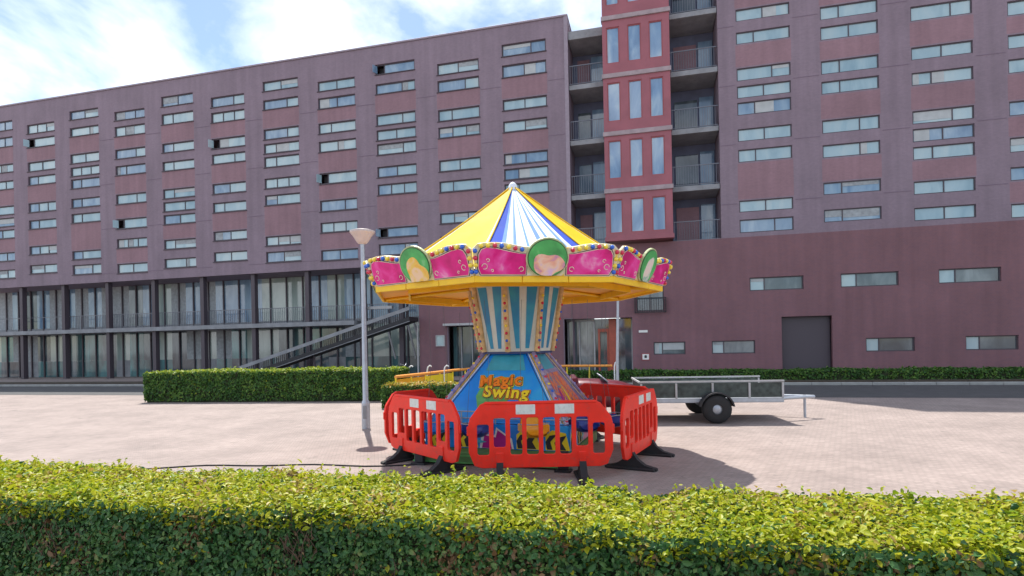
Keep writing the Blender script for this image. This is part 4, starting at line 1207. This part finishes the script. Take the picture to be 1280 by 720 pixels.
# trailer on the right
TR = empty('flat_trailer', (4.25, 12.6, 0), R(-6), 'grey flat trailer with mesh sides and a pink red tail light, right of the barriers', 'trailer')
q = MB(); q.box(-1.45, 1.5, -.75, .75, .42, .52, ch=.01); q.build('chassis', M['galv'], TR)
q = MB(); q.box(-1.45, 1.5, -.78, -.74, .855, .89); q.box(-1.45, 1.5, .74, .78, .855, .89); q.box(-1.48, -1.45, -.78, .78, .855, .89)
q.build('top_frame', M['frame_pale'], TR)
for x in (-1.43, -.7, .05, .8, 1.47):
    for y in (-.76, .76):
        q = MB(); q.box(x-.02, x+.02, y-.018, y+.018, .52, .84); q.build('stake', M['frame_pale'], TR)
q = MB()
for y in (-.745, .745): q.box(-1.4, 1.45, y-.008, y+.008, .53, .835)
q.box(-1.45, -1.435, -.73, .73, .53, .835)
q.build('side_mesh', M['mesh_green'] if 'mesh_green' in M else mat('mesh_green', (.05, .065, .06), .6, var=.5, scale=9), TR)
for y in (-.86, .86):
    q = MB(); c0 = (0.1, y, .3)
    Mx = Matrix.Translation(c0) @ Matrix.Rotation(R(90), 4, 'X')
    prof = [(.1, -.08), (.18, -.09), (.27, -.08), (.3, -.05), (.3, .05), (.27, .08), (.18, .09), (.1, .08)]
    w_ = MB(); w_.lathe(prof, 24); q.v = [tuple(Mx @ Vector(v)) for v in w_.v]; q.f = w_.f; q.m = w_.m; q.smooth = w_.smooth
    wh = q.build('wheel', M['rubber'], TR)
    q = MB(); w_ = MB(); w_.lathe([(.0, -.06), (.17, -.06), (.18, -.03), (.18, .03), (.17, .06), (0, .06)], 20); q.v = [tuple(Mx @ Vector(v)) for v in w_.v]; q.f = w_.f; q.m = w_.m; q.smooth = w_.smooth
    q.build('rim', M['galv'], wh)
    q = MB(); pr_ = [(0.1+.36*math.cos(R(a)), .3+.36*math.sin(R(a))) for a in range(10, 171, 16)]; pr2 = [(0.1+.33*math.cos(R(a)), .3+.33*math.sin(R(a))) for a in range(170, 9, -16)]
    q.prism(pr_+pr2, .2, Matrix.Translation((0, y-.1, 0))); q.build('mudguard', M['dark'], TR)
q = MB(); q.box(-1.5, -1.45, -.72, -.52, .36, .5, ch=.01); q.build('tail_light', M['red_lens'], TR)
q = MB(); q.box(-1.5, -1.45, .52, .72, .36, .5, ch=.01); q.build('tail_light', M['red_lens'], TR)
q = MB(); q.box(-1.49, -1.452, -.25, .25, .36, .47, ch=.005); q.build('number_plate', M['white'], TR)
q = MB(); q.tube([(1.5, -.4, .46), (2.4, 0, .46)], .035, 8); q.tube([(1.5, .4, .46), (2.4, 0, .46)], .035, 8); q.tube([(2.2, 0, 0), (2.2, 0, .5)], .03, 8); q.build('drawbar', M['galv'], TR)

# small maroon ride car behind the back right barrier
KC = empty('ride_car', (1.98, 13.3, 0), R(-4), 'low dark red ride car with windscreen half hidden behind the right barriers', 'ride car')
def loft(secs, m=0):
    q = MB(); vs = []; n = len(secs[0][1])
    for x, ring in secs: vs += [(x, y, z) for y, z in ring]
    fs = []
    for i in range(len(secs)-1):
        for j in range(n): fs.append((i*n+j, i*n+(j+1) % n, (i+1)*n+(j+1) % n, (i+1)*n+j))
    fs.append(tuple(range(n))); fs.append(tuple(range((len(secs)-1)*n, len(secs)*n)))
    q.add(vs, fs, m, True); return q
def ring(w, z0, z1, n=14):
    return [(w*math.copysign(abs(math.cos(2*math.pi*i/n))**.6, math.cos(2*math.pi*i/n)), (z0+z1)/2+(z1-z0)/2*math.copysign(abs(math.sin(2*math.pi*i/n))**.6, math.sin(2*math.pi*i/n))) for i in range(n)]
loft([(-.95, ring(.35, .35, .7)), (-.85, ring(.5, .25, .84)), (-.4, ring(.56, .22, .9)), (.1, ring(.56, .22, .88)), (.5, ring(.54, .22, .84)), (.9, ring(.46, .25, .72)), (1.0, ring(.35, .32, .6))]).build('body', M['maroon'], KC)
q = MB(); q.box(-.01, .01, -.42, .42, 0, .2, 0, Matrix.Translation((.22, 0, .84)) @ Matrix.Rotation(R(-50), 4, 'Y')); q.build('windscreen', M['glass_blue'], KC)
q = MB(); q.tube([(.24, -.44, .84), (.06, -.42, .99), (.06, .42, .99), (.24, .44, .84)], .012, 8); q.build('windscreen_frame', M['galv'], KC)
q = MB(); q.box(-.62, -.45, -.45, .45, .8, .98, ch=.05); q.build('seat_back', M['maroon'], KC)
for x in (-.6, .6):
    for y in (-.52, .52):
        Mx = Matrix.Translation((x, y, .22)) @ Matrix.Rotation(R(90), 4, 'X')
        w_ = MB(); w_.lathe([(.0, -.06), (.12, -.06), (.2, -.06), (.22, -.03), (.22, .03), (.2, .06), (.12, .06), (0, .06)], 20)
        q = MB(); q.v = [tuple(Mx @ Vector(v)) for v in w_.v]; q.f = w_.f; q.m = w_.m; q.smooth = w_.smooth
        q.build('wheel', M['rubber'], KC)

# cable on the ground
q = MB(); pts = []
for i in range(30):
    x = -9.0 + 7.9*i/29
    pts.append((x, 8.3 + .12*math.sin(x*1.1) + .05*math.sin(x*3.7), .011))
q.tube(pts, .011, 6)
tag(q.build('power_cable', M['rubber']), 'thin black cable lying on the paving left of the carousel', 'cable')

# ------------------------------------------------------------------ sky, sun, camera
EL, AZ = R(59), math.atan2(-.30, 1.0)      # sun high behind the buildings, a little to the left
w = bpy.data.worlds.new('World'); sc.world = w; w.use_nodes = True
nt = w.node_tree; N = nt.nodes; L = nt.links
bg = N['Background']; bg.inputs['Strength'].default_value = .1
sky = N.new('ShaderNodeTexSky'); sky.sky_type = 'NISHITA'; sky.sun_disc = False
sky.sun_elevation = EL; sky.sun_rotation = AZ; sky.air_density = 1.0; sky.dust_density = .35; sky.altitude = 10
tc = N.new('ShaderNodeTexCoord'); mp = N.new('ShaderNodeMapping'); mp.inputs['Scale'].default_value = (1, 1, 1.9); mp.inputs['Location'].default_value = (.35, .1, .2)
no = N.new('ShaderNodeTexNoise'); no.inputs['Scale'].default_value = 3.2; no.inputs['Detail'].default_value = 9; no.inputs['Roughness'].default_value = .55; no.inputs['Distortion'].default_value = .25
cr = N.new('ShaderNodeValToRGB'); cr.color_ramp.elements[0].position = .415; cr.color_ramp.elements[1].position = .645
mx = N.new('ShaderNodeMix'); mx.data_type = 'RGBA'; mx.inputs['B'].default_value = (9.0, 9.3, 9.8, 1)
L.new(tc.outputs['Generated'], mp.inputs['Vector']); L.new(mp.outputs['Vector'], no.inputs['Vector'])
L.new(no.outputs['Fac'], cr.inputs['Fac']); L.new(cr.outputs['Color'], mx.inputs['Factor'])
L.new(sky.outputs['Color'], mx.inputs['A']); L.new(mx.outputs['Result'], bg.inputs['Color'])

sd = bpy.data.lights.new('sun', 'SUN'); sd.energy = 3.7; sd.angle = R(.5); sd.color = (1, .95, .87)
so = bpy.data.objects.new('sun', sd); COL.objects.link(so)
sdir = Vector((math.cos(EL)*math.sin(AZ), math.cos(EL)*math.cos(AZ), math.sin(EL)))
so.rotation_euler = (-sdir).to_track_quat('-Z', 'Y').to_euler()
so.location = sdir*50

cd = bpy.data.cameras.new('camera'); cam = bpy.data.objects.new('camera', cd); COL.objects.link(cam)
cd.sensor_width = 36; cd.lens = 36*700/1280; cd.shift_y = 70/1280; cd.clip_end = 2000; cd.clip_start = .05
rho = R(1.15)
right = Vector((math.cos(rho), 0, -math.sin(rho))); up = Vector((math.sin(rho), 0, math.cos(rho))); back = Vector((0, -1, 0))
cam.matrix_world = Matrix(((right.x, up.x, back.x, 0), (right.y, up.y, back.y, 0), (right.z, up.z, back.z, 1.75), (0, 0, 0, 1)))
sc.camera = cam
sc.view_settings.view_transform = 'Standard'; sc.view_settings.look = 'None'; sc.view_settings.exposure = .93; sc.view_settings.gamma = 1
sc.view_settings.use_curve_mapping = False
sc.cycles.max_bounces = 8; sc.cycles.use_denoising = True
